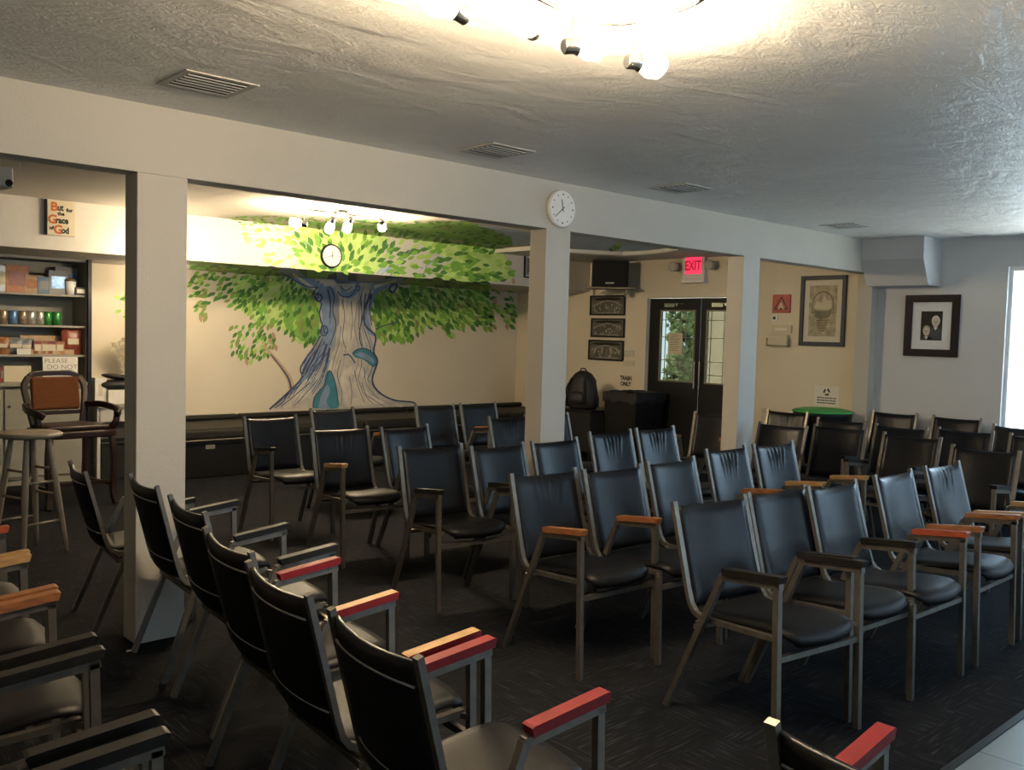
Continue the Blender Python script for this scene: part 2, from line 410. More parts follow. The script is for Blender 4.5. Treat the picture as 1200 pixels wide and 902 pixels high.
# ------------------------------------------------------------------ exit doors
def door(n, ya, yb, gy, lab):
    """leaf from ya (left) to yb (right) with glass; gy = glass (y left, y right, z0, z1)"""
    o = bpy.data.objects.new('door_%d' % n, None); COL.objects.link(o); o['kind'] = 'structure'; o['label'] = lab
    wall_at(o, Vector((XW+.03, (ya+yb)/2, 0)), RX)
    w = abs(ya-yb)-.012; h = DTOP-.004; cy = (ya+yb)/2
    gl, gr = cy-gy[0], cy-gy[1]; z0, z1 = gy[2], gy[3]
    bm = bmesh.new()
    box(bm, -w/2, gl, .01, h, -.045, 0); box(bm, gr, w/2, .01, h, -.045, 0)
    box(bm, gl, gr, .01, z0, -.045, 0); box(bm, gl, gr, z1, h, -.045, 0)
    obj('door_leaf', bm, 'black', o)
    f = frame_bm(gr-gl, z1-z0, .018, .0, .012); fo = obj('glazing_frame', f, 'came', o); fo.location = ((gl+gr)/2, (z0+z1)/2, 0)
    g = obj('door_pane', B(gl, gr, z0, z1, -.025, -.02), 'door_glass', o)
    cm = bmesh.new(); W_, H_ = gr-gl, z1-z0; cx, cz = (gl+gr)/2, (z0+z1)/2
    def bar(x0, y0, x1, y1): sweep(cm, [(x0, y0, -.012), (x1, y1, -.012)], .008, n=4, ref=Vector((0, 0, 1)))
    for u in (.14, .56, .72): bar(gl+W_*u, z0, gl+W_*u, z1)
    for v in (.12, .30, .62, .86): bar(gl, z0+H_*v, gr, z0+H_*v)
    for v in (.22, .45, .70):
        mx_, mz, s = gl+W_*.64, z0+H_*v, .035
        for a, b in (((0, s), (s, 0)), ((s, 0), (0, -s)), ((0, -s), (-s, 0)), ((-s, 0), (0, s))):
            bar(mx_+a[0], mz+a[1]*1.4, mx_+b[0], mz+b[1]*1.4)
    obj('leaded_bars', cm, 'came', g)
    cl = bmesh.new(); box(cl, -.14, .02, h-.11, h-.06, 0, .035); box(cl, -.02, .16, h-.075, h-.065, .035, .045); box(cl, .05, .075, h-.10, h-.06, 0, .05)
    obj('door_closer', cl, 'chrome', o, .003)
    s = 1 if n == 1 else -1
    hd = T([(s*(w/2-.03), .96, .0), (s*(w/2-.03), .96, .045), (s*(w/2-.03), 1.28, .045), (s*(w/2-.03), 1.28, 0)], .010, n=8)
    obj('door_handle', hd, 'chrome', o)
    return o
mid = at_x(818.5, 400, XW).y
g1 = (at_x(771.5, 400, XW).y, at_x(813, 400, XW).y, at_x(790, 447.5, XW).z, at_x(790, 363, XW).z)
wd = DL-mid
g2 = (at_x(825.5, 400, XW).y, at_x(862, 400, XW).y, g1[2], g1[3])
door(1, DL, mid, g1, 'left black exit door leaf with leaded glass and a paper notice')
door(2, mid, DRt, g2, 'right black exit door leaf partly hidden by the far column')
bm = bmesh.new()
box(bm, XW-.03, XW, DL, DL+.07, 0, DTOP+.06); box(bm, XW-.03, XW, DRt-.03, DRt, 0, DTOP+.06); box(bm, XW-.03, XW, DRt, DL, DTOP, DTOP+.06)
struct('trim_11', bm, 'paint_beige', bevel=.004)
n_, w, h = on_wall('paper_notice', 'tan paper notice taped inside the left exit door glass', 'notice', 'x', XW+.02, 783, 390, 799.5, 415)
obj('sheet', B(-w/2, w/2, -h/2, h/2, 0, .002), 'cream', n_)
bm = bmesh.new()
for k in range(9): box(bm, -w*.38, w*random.uniform(.1, .38), h*(.40-k*.09)-.004, h*(.40-k*.09)+.003, .002, .003)
obj('printed_lines', bm, 'sepia_dark', n_)

# ------------------------------------------------------------------ stacking chairs
def pad_panel(prof, wfun, thick, nx=14, crown=0.0, bow=0.0, wrinkle=0, mi=0, fb=0):
    """cushioned panel: prof = [(y,z)] centre line, wfun(t) half width; returns bmesh"""
    bm = bmesh.new(); n = len(prof); rows = []
    P = [Vector((0, y, z)) for y, z in prof]
    for i, p in enumerate(P):
        t = (P[min(i+1, n-1)]-P[max(i-1, 0)]).normalized(); nn = Vector((0, -t.z, t.y))   # normal on the sitter's side
        v = i/(n-1); top, bot = [], []
        e = min(1, min(v, 1-v)*9)**.5
        for j in range(nx+1):
            u = j/nx*2-1; hw = wfun(v); eu = max(0, 1-abs(u)**7)**.5
            th = thick*(.32+.68*e*eu)
            c = p+Vector((u*hw, -fb*(1-u*u)*v**3, 0))+nn*(-bow*(1-u*u))
            d = crown*(1-u*u)*e
            if wrinkle:
                for q, (uc, s) in enumerate(((-.30, .045), (-.12, .04), (.06, .045), (.24, .04), (.40, .035))):
                    uu = u-uc-(v-.75)*uc*1.2
                    d += wrinkle*math.exp(-(uu/s)**2)*math.exp(-((v-.77)/.13)**2)*(.6+.4*((q*7) % 3)/2)
            top.append(bm.verts.new(c+nn*(th/2+d))); bot.append(bm.verts.new(c-nn*(th/2)))
        rows.append((top, bot))
    def q(a, b, c, d, m=0):
        f = bm.faces.new((a, b, c, d)); f.smooth = True; f.material_index = m
    for (t0, b0), (t1, b1) in zip(rows, rows[1:]):
        for j in range(nx):
            q(t0[j], t0[j+1], t1[j+1], t1[j]); q(b0[j], b1[j], b1[j+1], b0[j+1], 1)
        q(t0[0], t1[0], b1[0], b0[0], 1); q(t0[nx], b0[nx], b1[nx], t1[nx], 1)
    for (t0, b0) in (rows[0], rows[-1]):
        for j in range(nx): q(t0[j], b0[j], b0[j+1], t0[j+1])
    return bm
def lerp_prof(keys, n):
    out = []
    for i in range(n):
        t = i/(n-1)*(len(keys)-1); k = min(int(t), len(keys)-2); f = t-k
        out.append(tuple(a+(b-a)*f for a, b in zip(keys[k], keys[k+1])))
    return out
BACKP = lerp_prof([(.187, .445), (.212, .53), (.248, .64), (.283, .76), (.306, .842)], 19)
SEATP = [(-.287, .405), (-.292, .425), (-.275, .443), (-.24, .452), (-.18, .452), (-.10, .444), (-.02, .434), (.06, .424), (.12, .42), (.155, .425), (.178, .44)]
def seat_w(v): return .202 - .05*max(0, .22-v)/.22
BW = .217           # half width of the back frame
SW = .250            # half width of the side frames
MESH = {}
def cached(key, f):
    if key not in MESH:
        bm = f(); bmesh.ops.recalc_face_normals(bm, faces=bm.faces); me = bpy.data.meshes.new(key); bm.to_mesh(me); bm.free(); MESH[key] = me
    return MESH[key]
def cpart(name, key, f, mats, parent):
    me = cached(key, f)
    if not me.materials:
        for x in mats: me.materials.append(M[x])
    o = bpy.data.objects.new(name, me); COL.objects.link(o); o.parent = parent; return o
TW = .024
def rail_bm(s):
    pts = [(s*BW, .318, .860), (s*BW, .216, .51), (s*BW, .196, .455), (s*BW, .170, .425), (s*BW, .130, .412), (s*BW, -.262, .432)]
    return T(pts, TW, h=.02)
def piping_bm(q):
    y, z = ((.312, .785), (.230, .52))[q]
    return T([(u*.196, y+.028*(1-u*u), z) for u in [j/12*2-1 for j in range(13)]], .0035, n=6, ref=Vector((0, 0, 1)), smooth=True)
def chair(label, x, y, rz, L='black', R='black', wr=0, sz=1, sx=1, sy=.93, group='black stacking chairs set out in rows'):
    """x, y: middle of the top of the back; faces local -Y. L / R: pad on local -X / +X side, or None for no arm"""
    dx, dy = -math.sin(rz)*.312*sy, math.cos(rz)*.312*sy
    t = thing('stacking_chair', label, 'chair', (x-dx, y-dy, 0), rz, group)
    t.scale = (sx, sy, sz)
    bk = cpart('backrest', 'backrest_%s' % wr, lambda: pad_panel(BACKP, lambda v: .204, .040, nx=36 if wr else 14, crown=.004, bow=.028, wrinkle=[0, .012, .018][wr]), ('vinyl', 'vinyl_back'), t)
    for q in (0, 1): cpart('piping', 'piping_%d' % q, lambda: piping_bm(q), ('piping',), bk)
    cpart('seat', 'seat', lambda: pad_panel(SEATP[::-1], lambda v: seat_w(1-v), .042, crown=-.006, bow=0, fb=.035), ('vinyl', 'vinyl_back'), t)
    for s in (-1, 1):
        cpart('back_frame', 'back_frame_%d' % s, lambda: rail_bm(s), ('frame_metal',), t)
        pad = L if s < 0 else R
        if pad:
            fl = cpart('leg', 'front_leg_%d' % s, lambda: T([(s*SW, -.29, 0), (s*SW, -.268, .646)], TW, h=.026), ('frame_metal',), t)
            def rear():
                bm = bmesh.new(); sweep(bm, [(s*SW, .285, 0), (s*SW, .0, .616)], TW, h=.026); return bm
            rl = cpart('leg', 'rear_leg_%d' % s, rear, ('frame_metal',), t)
            ar = cpart('armrest', 'armrest_%d' % s, lambda: T([(s*SW, -.285, .646), (s*SW, .005, .616)], TW, h=.024), ('frame_metal',), t)
            def padm():
                bm = T([(s*SW, -.292, .670), (s*SW, -.285, .672), (s*SW, -.02, .643), (s*SW, -.012, .640)], .042, h=.026)
                if pad == 'redoak':
                    bm.normal_update(); bmesh.ops.recalc_face_normals(bm, faces=bm.faces)
                    for f in bm.faces:
                        if f.normal.z > .8: f.material_index = 1
                return bm
            cpart('arm_pad', 'arm_pad_%d_%s' % (s, pad), padm, ('pad_red', 'pad_oak') if pad == 'redoak' else ('pad_'+pad,), ar)
        else:
            cpart('leg', 'front_leg_short_%d' % s, lambda: T([(s*(SW-.01), -.285, 0), (s*(SW-.01), -.272, .424)], TW, h=.026), ('frame_metal',), t)
            cpart('leg', 'rear_leg_short_%d' % s, lambda: T([(s*(SW-.01), .285, 0), (s*(SW-.01), .125, .412)], TW, h=.026), ('frame_metal',), t)
    def cross():
        bm = bmesh.new(); sweep(bm, [(-SW+.004, -.272, .365), (SW-.004, -.272, .365)], .022, ref=Vector((0, 0, 1))); return bm
    def cross2(): return T([(-SW+.004, .140, .375), (SW-.004, .140, .375)], .020, ref=Vector((0, 0, 1)))
    for s in (-1, 1):
        cpart('bracket', 'front_bracket_%d' % s, lambda: T([(s*(BW-.005), -.24, .425), (s*SW, -.275, .425)], .016, ref=Vector((0, 0, 1))), ('frame_metal',), t)
        cpart('bracket', 'rear_bracket_%d' % s, lambda: T([(s*(BW-.005), .12, .408), (s*SW, .13, .395)], .016, ref=Vector((0, 0, 1))), ('frame_metal',), t)
    cpart('stretcher', 'stretcher', cross, ('frame_metal',), t)
    cpart('stretcher', 'rear_stretcher', cross2, ('frame_metal',), t)
    return t
def top(px, z=.862): return at_z(px[0], px[1], z)
def chair_px(label, l, r, flip=False, ang=None, **k):
    """frame-post tops as seen (image left, image right)"""
    sz = k.get('sz', 1); a, b = top(l, .862*sz), top(r, .862*sz); c = (a+b)/2
    th = math.atan2((b-a).y, (b-a).x) if ang is None else math.radians(ang)
    if flip: th += PI
    return chair(label, c.x, c.y, th, **k)
GA = 'chairs in the rows facing the front of the room'
GC = 'chairs facing left in front of the right wall'
GB = 'chairs seen from behind at the left'
GL = 'chairs at the left edge of the picture'
def A(label, l, r, **k): return chair_px(label, l, r, group=GA, **k)
# nearest row
A('black chair nearest the front of the right block, first in its row, black arm pads', (790.4, 588.1), (872.4, 577.9), ang=-8, sy=1)
A('black chair second from the left in the nearest row, black arm pads', (879.5, 576.4), (940.3, 567.3), ang=-4)
A('black chair third in the nearest row with one red-brown arm pad', (947, 569.8), (1002, 560.3), ang=-2, L=None, R='rust')
A('black chair fourth in the nearest row between two worn wooden arm pads', (1021.5, 556.8), (1070.5, 547.7), L='wood', R='wood')
A('black wrinkled chair last at the right end of the nearest row', (1081.7, 545.3), (1125.8, 539), ang=-2, L='oak', R='oak', wr=1)
# second row
A('black wrinkled-back chair first in the second row, brown wooden arm pads', (600.7, 554.8), (672.3, 547), ang=-3, L='wood', R='wood', wr=1)
A('black armless chair second in the second row, beside the wooden arm pad', (683.3, 549.8), (750.9, 542.5), ang=-2, L=None, R=None)
A('black armless chair third in the second row, just behind the nearest chair', (758.7, 540.9), (812.5, 533.1), ang=1, L=None, R=None)
A('black deeply wrinkled chair fourth in the second row, torn at its top corner', (824, 526), (876, 520.3), L='wood', R='oak', wr=2)
A('black deeply wrinkled chair last in the second row, brown wooden arm pads', (882.1, 519.4), (929.3, 515.9), ang=-4, L='oak', R='oak', wr=2)
# third row
A('black chair first in the third row, thin black arm pads', (470.4, 523.1), (537.5, 518), ang=-8)
A('black chair second in the third row with one black arm pad at its left', (550.8, 522.4), (613.6, 517.1), ang=0, R=None)
A('black armless chair third in the third row, in front of the middle column', (620.7, 516.5), (677.8, 510.9), ang=2, L=None, R=None)
A('black wrinkled chair just right of the middle column in the third row', (689, 505.5), (740.3, 502.1), ang=-2, L=None, R=None, wr=2)
A('black wrinkled chair last in the third row, in front of the black doors', (745.4, 501), (789, 498.1), ang=-2, L=None, R='black', wr=2)
# fourth row and those behind
A('black wrinkled chair first in the fourth row with a thin wooden arm pad', (364.3, 501.6), (431, 498), ang=-5, L='oak', R=None, wr=1)
A('black chair second in the fourth row with a thin tan arm pad', (443.9, 500.5), (502.5, 495.7), ang=4, L='oak', R=None)
A('black wrinkled chair close to the left side of the middle column', (571.5, 487.7), (617.3, 484.7), ang=2, L=None, R=None, wr=2)
A('black chair standing alone before the long bench, nearest the left column', (284.3, 487.7), (348.5, 485.1), ang=-2)
A('black chair backed up to the bench below the painted trunk', (360.3, 478.5), (417, 476), ang=2, L='wood', R='wood')
A('black chair before the bench, just right of the painted tree roots', (485.3, 474), (533, 473), ang=-3, L=None)
A('black chair with a brown arm pad before the bench, left of the middle column', (536.6, 471.2), (583, 471), ang=-3, L='wood', R='wood')
c = top((666.5, 482.6)); chair('black chair mostly hidden behind the middle column', c.x-.235, c.y, 0, L=None, R=None, group=GA)
c = top((816.3, 481)); chair('brown-looking chair between the black doors and the far column', c.x+.0, c.y-.235, math.radians(-75), R='wood', L='wood', group=GC)
def Cc(label, l, r, **k): k.setdefault('ang', -89); return chair_px(label, l, r, group=GC, **k)
def Cw(label, l, px_x, sz=1.03, sx=1):
    """chairs against the right wall: back at a fixed distance from it"""
    a = at_x(l[0], l[1], px_x); chair(label, px_x, a.y-.22, math.radians(-89), sz=sz, sx=sx, group=GC)
Cc('black wrinkled chair against the map wall, left of the green-lidded bin', (899.5, 478.3), (947.6, 483), wr=1)
Cc('black chair before the one left of the green lid, next to the far column', (890.2, 493.4), (945.7, 498.8), L=None)
Cc('black chair with a bright reflection on its back, below the recycling notice', (956.1, 496.5), (1014.3, 501.1), ang=-84)
Cc('black chair peeking above the one with the bright reflection', (960, 488.7), (1012.8, 492.3), ang=-84)
Cw('black tall-backed chair at the foot of the corner left of the portrait', (1023.9, 479.9), 9.0)
Cc('black chair in the middle of the three stepped below the corner', (1027.5, 495.5), (1086, 501.1))
Cc('black chair foremost of the three stepped below the corner', (1034.6, 505.2), (1104.6, 512))
Cw('black tall-backed chair against the wall below the portrait', (1094, 487.5), 9.0)
Cc('black chair second from the wall below the portrait', (1097.5, 499.4), (1166.7, 505.2))
Cc('black chair foremost at the right, arm raised beside its seat', (1115.2, 519.9), (1196.5, 527.7))
Cw('black chair under the bright window, against the wall', (1164.9, 496.3), 8.85, sz=1.0)
c = top((1182.6, 506.5)); chair('black chair cut by the right edge, before the one under the window', c.x, c.y-.235, math.radians(-88), group=GC)
def Bk(label, l, r, **k):
    z = .862*k.get('sz', 1); c0 = (top(l, z)+top(r, z))/2; k.setdefault('group', GB); k.setdefault('sx', .94); k.setdefault('sy', .86)
    return chair(label, c0.x, c0.y, math.radians(k.pop('rz', 85)), **k)
Bk('black chair seen from behind, just left of the left column', (78, 538), (106.6, 553.3), rz=83, sz=.95)
Bk('black chair seen from behind, right in front of the left column', (151.8, 553.3), (187.2, 569.2), L=None)
Bk('black chair seen from behind, second from the left column, black arm pads', (198.4, 578), (243.6, 599.8))
Bk('black chair seen from behind, third from the left column, one red arm pad', (241, 617), (296.8, 645), R='red', L=None)
Bk('black chair seen from behind, one before the nearest, red arm pads topped with oak', (292.6, 656.4), (362.8, 694.5), L='redoak', R='redoak')
Bk('black chair nearest to us at the bottom, seen from behind, two red arm pads', (387.5, 711), (495.4, 768), R='red', L='red')
chair('black chair cut by the bottom edge at the right with a red arm pad', 1.475, .65, math.radians(91), R='red', L='red', group=GB)
for i, (y, l, r, lab) in enumerate(((4.06, 'oak', 'rust', 'black chair highest at the left edge, only a red-brown arm showing'),
        (3.50, 'wood', 'oak', 'black chair at the left edge between two light wooden arm pads'),
        (2.93, 'black', 'wood', 'black chair at the left edge below the lower wooden arm pad'),
        (2.31, 'black', 'black', 'black chair at the left edge between the paired black arm pads'),
        (1.71, 'black', 'black', 'black chair in the bottom left corner, wide black arm pads'))):
    chair(lab, .22+.115*(y-2.0), y, math.radians(84), L=l, R=r, group=GL)

# ------------------------------------------------------------------ track lights
def track_light(name, label, canopy, rail, heads, glow, zc=ZC, r=.044):
    t = thing(name, label, 'ceiling light', canopy)
    o = Vector(canopy)
    obj('canopy', LT([(.02, -.028), (.06, -.022), (.065, 0)], n=24), 'chrome', t)
    obj('rail', T([Vector(p)-o for p in rail], .009, n=8, ref=Vector((0, 0, 1)), smooth=True), 'chrome', t)
    for (p, d, anchor) in heads:
        p = Vector(p)-o; d = Vector(d).normalized(); an = Vector(anchor)-o
        hd = bmesh.new()
        lathe(hd, [(.020, -.035), (.024, -.03), (.024, .0), (.030, .012)], n=16)
        q = Vector((0, 0, 1)).rotation_difference(d).to_matrix().to_4x4()
        bmesh.ops.transform(hd, matrix=Matrix.Translation(p) @ q, verts=hd.verts)
        ho = obj('lamp_head', hd, 'chrome', t)
        st = bmesh.new(); sweep(st, [an, Vector((p.x, p.y, an.z)), p-d*.02], .0045, n=6, ref=Vector((.3, .9, .1)))
        obj('stem', st, 'chrome', ho)
        bb = bmesh.new(); lathe(bb, [(.012, .0), (.026, .02), (r, .05), (r, .085), (.028, .105), (.004, .112)], n=32)
        bmesh.ops.transform(bb, matrix=Matrix.Translation(p) @ q, verts=bb.verts)
        obj('bulb', bb, glow, ho)
    return t
def pz(x, y, z): return tuple(at_z(x, y, z))
hz = 2.44
rail = [pz(x, y, 2.535) for x, y in ((560, -40), (600, -18), (640, 2), (672, 16), (705, 26), (728, 28), (770, 22), (815, 4), (850, -22))]
track_light('track_light', 'chrome curved track light with glowing bulbs on the front ceiling', pz(655, -18, ZC), rail,
    [(pz(536, 14, hz), (-.85, .1, .25), pz(560, -40, 2.535)), (pz(622, 34, hz), (-.8, -.5, .05), pz(640, 2, 2.535)),
     (pz(672, 54, hz), (.8, -.25, .15), pz(672, 16, 2.535)), (pz(745, 73, hz), (.8, -.25, .05), pz(728, 28, 2.535)),
     (pz(862, -22, hz), (.7, .3, .6), pz(850, -22, 2.535))], 'glow_front')
def py(x, y, Y): return tuple(at_y(x, y, Y))
YL = 6.95
a, b, c = Vector(py(353, 248, YL)), Vector(py(400, 250, YL)), Vector(py(447, 254, YL))
zr = b.z
a.z = b.z = c.z = zr
def anch(x): v = Vector(py(x, 250, YL)); v.z = zr; return tuple(v)
tb = track_light('track_light', 'small track light glowing in front of the painted tree canopy', (b.x, YL, ZC), [a, (b.x, YL, zr), c],
    [(py(355, 262, YL), (-.75, .55, .1), anch(355)), (py(389, 259, YL), (0, .5, -.8), anch(389)), (py(410, 259, YL), (0, .6, -.8), anch(410)), (py(447, 260, YL), (.5, .6, -.5), anch(445))], 'glow_back', r=.036)

# ------------------------------------------------------------------ ceiling vents
obj('drop_rod', T([(0, 0, -.02), (0, 0, zr-ZC)], .007, n=8), 'chrome', tb)
hx = at_y(196, 300, 8.15); hx.z = 2.14  # unseen bulb, added for the bright soffit face beside the left column
t = thing('unseen_bulb', 'glowing bulb added out of sight behind the left column near the mural wall', 'lamp', (hx.x, 8.15, ZC))
obj('cord', T([(0, 0, 0), (0, 0, hx.z-ZC+.10)], .004, n=6), 'white', t)
obj('socket', LT([(.018, hx.z-ZC+.06), (.02, hx.z-ZC+.11)], n=16), 'chrome', t)
obj('bulb', LT([(.01, hx.z-ZC-.05), (.035, hx.z-ZC-.03), (.042, hx.z-ZC), (.03, hx.z-ZC+.04), (.018, hx.z-ZC+.06)], n=20), 'glow_hidden', t)
hb_ = at_y(190, 330, 9.35); hb_.z = 2.03  # second unseen bulb, added to brighten the wall below the soffit
t = thing('unseen_bulb', 'glowing bulb added under the soffit, hidden behind the left column', 'lamp', (hb_.x, 9.35, ZS))
obj('socket', LT([(.03, 0), (.03, -.02), (.018, -.03), (.018, -.08)], n=16), 'white', t)
obj('bulb', LT([(.018, -.08), (.035, -.11), (.042, -.14), (.035, -.17), (.01, -.19)], n=20), 'glow_under', t)
def vent(label, pts, z=ZC):
    """pts: four picture corners"""
    P = [at_z(x, y, z) for x, y in pts]; c = sum(P, Vector())/4
    t = thing('ceiling_vent', label, 'vent', (c.x, c.y, z), 0, 'supply vents in the front ceiling')
    w = h = .0
    w, h = .32, .32
    obj('vent_frame', (lambda bm: (box(bm, -w/2, w/2, -h/2, -h/2+.03, -.006, -.001), box(bm, -w/2, w/2, h/2-.03, h/2, -.006, -.001), box(bm, -w/2, -w/2+.03, -h/2+.03, h/2-.03, -.006, -.001), box(bm, w/2-.03, w/2, -h/2+.03, h/2-.03, -.006, -.001), bm)[-1])(bmesh.new()), 'vent', t)
    obj('backing', B(-w/2+.03, w/2-.03, -h/2+.03, h/2-.03, -.003, -.001), 'vent_dark', t)  # near-black plate: shade inside the duct put into the colour
    for k in range(6):
        y = -h/2+.055+k*.042
        bm = bmesh.new(); sweep(bm, [(-w/2+.03, y, -.006), (w/2-.03, y, -.006)], .002, h=.006, ref=Vector((0, .7, .7)).normalized() if k < 4 else Vector((0, -.7, .7)).normalized())
        obj('slat', bm, 'vent', t)
    return t
vent('slatted ceiling vent nearest to us, above the left column', ((190, 95), (232, 112), (255, 85), (296, 100)))
vent('slatted ceiling vent second from the left, along the beam', ((540, 173), (575, 187), (625, 178), (585, 166)))
vent('slatted ceiling vent right of the round wall clock', ((762, 219), (800, 228), (833, 220), (795, 213)))
vent('farthest slatted ceiling vent, above the end of the beam', ((965, 264), (990, 268), (1018, 264), (990, 261)))

# ------------------------------------------------------------------ clocks
def clock(label, c, R, r, rim, hh, mm):
    t = thing('wall_clock', label, 'clock'); wall_at(t, Vector(c), R)
    obj('clock_case', LT([(r*.97, .001), (r, .01), (r, .03), (r*.93, .042), (r*.86, .036)], n=48), rim, t)
    obj('clock_face', LT([(r*.87, .02), (r*.87, .0365)], n=48), 'white', t)
    bm = bmesh.new()
    for k in range(12):
        g = k*PI/6; u, v = math.sin(g), math.cos(g)
        sweep(bm, [(u*r*.72, v*r*.72, .0375), (u*r*.81, v*r*.81, .0375)], .006 if k % 3 else .010, h=.001, ref=Vector((v, -u, 0)))
    obj('hour_marks', bm, 'ink', t)
    for ang, l, w in ((hh, .5, .007), (mm, .72, .005)):
        u, v = math.sin(ang), math.cos(ang)
        obj('clock_hand', T([(-u*.02, -v*.02, .039), (u*r*l, v*r*l, .039)], w, h=.001, ref=Vector((v, -u, 0))), 'ink', t)
    return t
clock('round white wall clock on the beam above the middle column', at_y(655, 245, YB), RY, .125, 'white', math.radians(-12), math.radians(-130))
clock('round black-rimmed clock on the soffit in the painted tree', at_y(387, 300, YS), RY, .125, 'black', math.radians(-5), math.radians(-105))

# ------------------------------------------------------------------ exit sign, speaker
t, w, h = on_wall('exit_sign', 'lit red exit sign with two lamp heads above the doors', 'exit sign', 'x', XW, 803, 299, 829, 325)
obj('housing', B(-w/2, w/2, -h/2-.02, h/2, 0, .06), 'white', t, .006)
obj('lit_panel', B(-w*.36, w*.38, -h*.36, h*.40, .06, .064), 'exit_red', t)
text('exit_letters', 'EXIT', h*.60, t, (.0, .0, .066), 'exit_dark', bold=.004, width=.72)
obj('sign_base', B(-w/2+.01, w/2+.02, -h/2-.07, -h/2-.02, 0, .09), 'white', t, .006)
for s in (-1, 1):
    l = obj('lamp_head', LT([(.03, 0), (.055, .03), (.06, .09), (.05, .095)], n=20, c=(0, 0, 0)), 'vent', t); l.location = (s*(w/2+.10), -.0, .03)
    obj('bracket', B(-.04, .04, -.012, .012, .0, .02), 'vent', t).location = (s*(w/2+.04), 0, .02)
SPX = XW-.05
sc = at_x(711, 321, 8.75)
t = thing('loudspeaker', 'black loudspeaker on a small wall shelf left of the doors', 'speaker', (8.9, sc.y, sc.z-.19), math.radians(-50))
zt, zb_ = at_x(711, 306, 8.75).z, at_x(711, 336.5, 8.75).z; hh = zt-zb_
t.location = (8.82, sc.y, zb_+.004)
obj('cabinet', B(-.23, .23, -.13, .13, 0, hh), 'black', t, .008)
obj('grille', B(-.218, .218, -.142, -.13, .012, hh-.012), 'black_matte', t, .006)
obj('badge', B(-.055, .055, -.145, -.142, .035, .055), 'chrome', t)
t = thing('wall_shelf', 'narrow wooden wall shelf carrying the black loudspeaker', 'shelf', (8.82, sc.y, zb_-.024), math.radians(-50))
obj('board', B(-.31, .31, -.145, .145, 0, .024), 'stool_wood', t, .003)
for s in (-1, 1): obj('bracket', B(s*.2-.012, s*.2+.012, 0, .14, -.08, 0), 'stool_wood', t)

# ------------------------------------------------------------------ framed pictures
def framed(name, label, cat, axis, plane, c4, fm, ft, art, group=None, mat_w=0, mat_m='mat_board'):
    t, w, h = on_wall(name, label, cat, axis, plane, *c4, group=group)
    obj('frame', frame_bm(w, h, ft, 0, .025), fm, t, .003)
    if mat_w: obj('mat_board', B(-w/2+ft, w/2-ft, -h/2+ft, h/2-ft, .004, .008), mat_m, t)
    art(t, w-2*ft-2*mat_w, h-2*ft-2*mat_w)
    return t
def art_group(seed):
    def f(t, w, h):
        rnd = random.Random(seed)
        obj('photograph', B(-w/2, w/2, -h/2, h/2, .005, .010), 'photo_grey', t)
        bm = bmesh.new()
        sweep(bm, [(-w*.46+w*.92*k/12, h*(-.05+.32*math.sin(k/12*PI)), .0115) for k in range(13)], .012, h=.001, ref=Vector((0, 1, 0)))
        for k in range(16): prism(bm, ell(rnd.uniform(-.42, .42)*w, rnd.uniform(-.38, .15)*h, .011, .014, 8), .010, .012)
        if seed == 3:
            for a in (-.55, -.2, .25, .6): prism(bm, ell(a*w*.6, -.02*h, .015, h*.25, 10, rot=a), .010, .0122)
        box(bm, -w*.3, w*.35, -h*.44, -h*.40, .010, .011)
        obj('photo_figures', bm, 'photo_light', t)
        obj('photo_shade', PR(ell(0, h*.36, w*.42, h*.09, 18), .0102, .0108), 'photo_dark', t)
    return f
GP = 'stack of three group photographs'
framed('framed_photograph', 'top dark framed photograph in the stack under the speaker', 'picture', 'x', XW, (692.5, 346, 733.5, 369.5), 'black', .018, art_group(1), GP)
framed('framed_photograph', 'middle dark framed photograph in the stack under the speaker', 'picture', 'x', XW, (693.5, 373, 732.8, 395.2), 'black', .018, art_group(2), GP)
framed('framed_photograph', 'lowest dark framed photograph, white arcs, beside the switch plates', 'picture', 'x', XW, (690.5, 398.5, 731.5, 422.3), 'black', .018, art_group(3), GP)
def art_map(t, w, h):
    obj('print', B(-w/2, w/2, -h/2, h/2, .008, .010), 'sepia', t)
    obj('printed_arch', PR([(-w*.40, -h*.05)]+[(w*.40*math.cos(PI-PI*k/16), h*.12+h*.27*math.sin(PI*k/16)) for k in range(17)]+[(w*.40, -h*.05)], .010, .0104), 'sepia_dark', t)
    obj('printed_sky', PR([(-w*.36, -h*.02)]+[(w*.36*math.cos(PI-PI*k/16), h*.12+h*.24*math.sin(PI*k/16)) for k in range(17)]+[(w*.36, -h*.02)], .0105, .0109), 'sepia', t)
    obj('printed_cloud', PR(smooth([(-w*.30, h*.06), (-w*.22, h*.20), (-w*.05, h*.15), (w*.04, h*.30), (w*.16, h*.20), (w*.28, h*.22), (w*.30, h*.06), (0, h*.02), (-w*.30, h*.06)], 4)[:-1], .011, .0113), 'cream', t)
    obj('printed_hull', PR([(-w*.34, h*.03), (-w*.2, h*.0), (0, -h*.01), (w*.2, h*.0), (w*.36, h*.05), (w*.26, -h*.12), (w*.0, -h*.17), (-w*.24, -h*.13)], .0114, .0118), 'sepia_dark', t)
    for k in range(5): obj('printed_stripe', PR([(-w*(.22-.03*k), -h*(.18+.05*k)), (w*(.24-.035*k), -h*(.17+.05*k)), (w*(.22-.035*k), -h*(.20+.05*k)), (-w*(.20-.03*k), -h*(.21+.05*k))], .0105, .011), 'sepia_dark', t)
framed('framed_print', 'tall sepia map print in a dark blue frame on the warm wall', 'picture', 'x', XW, (938.3, 323, 991.8, 405.5), 'navy_frame', .045, art_map, None, .06, 'mat_cream')
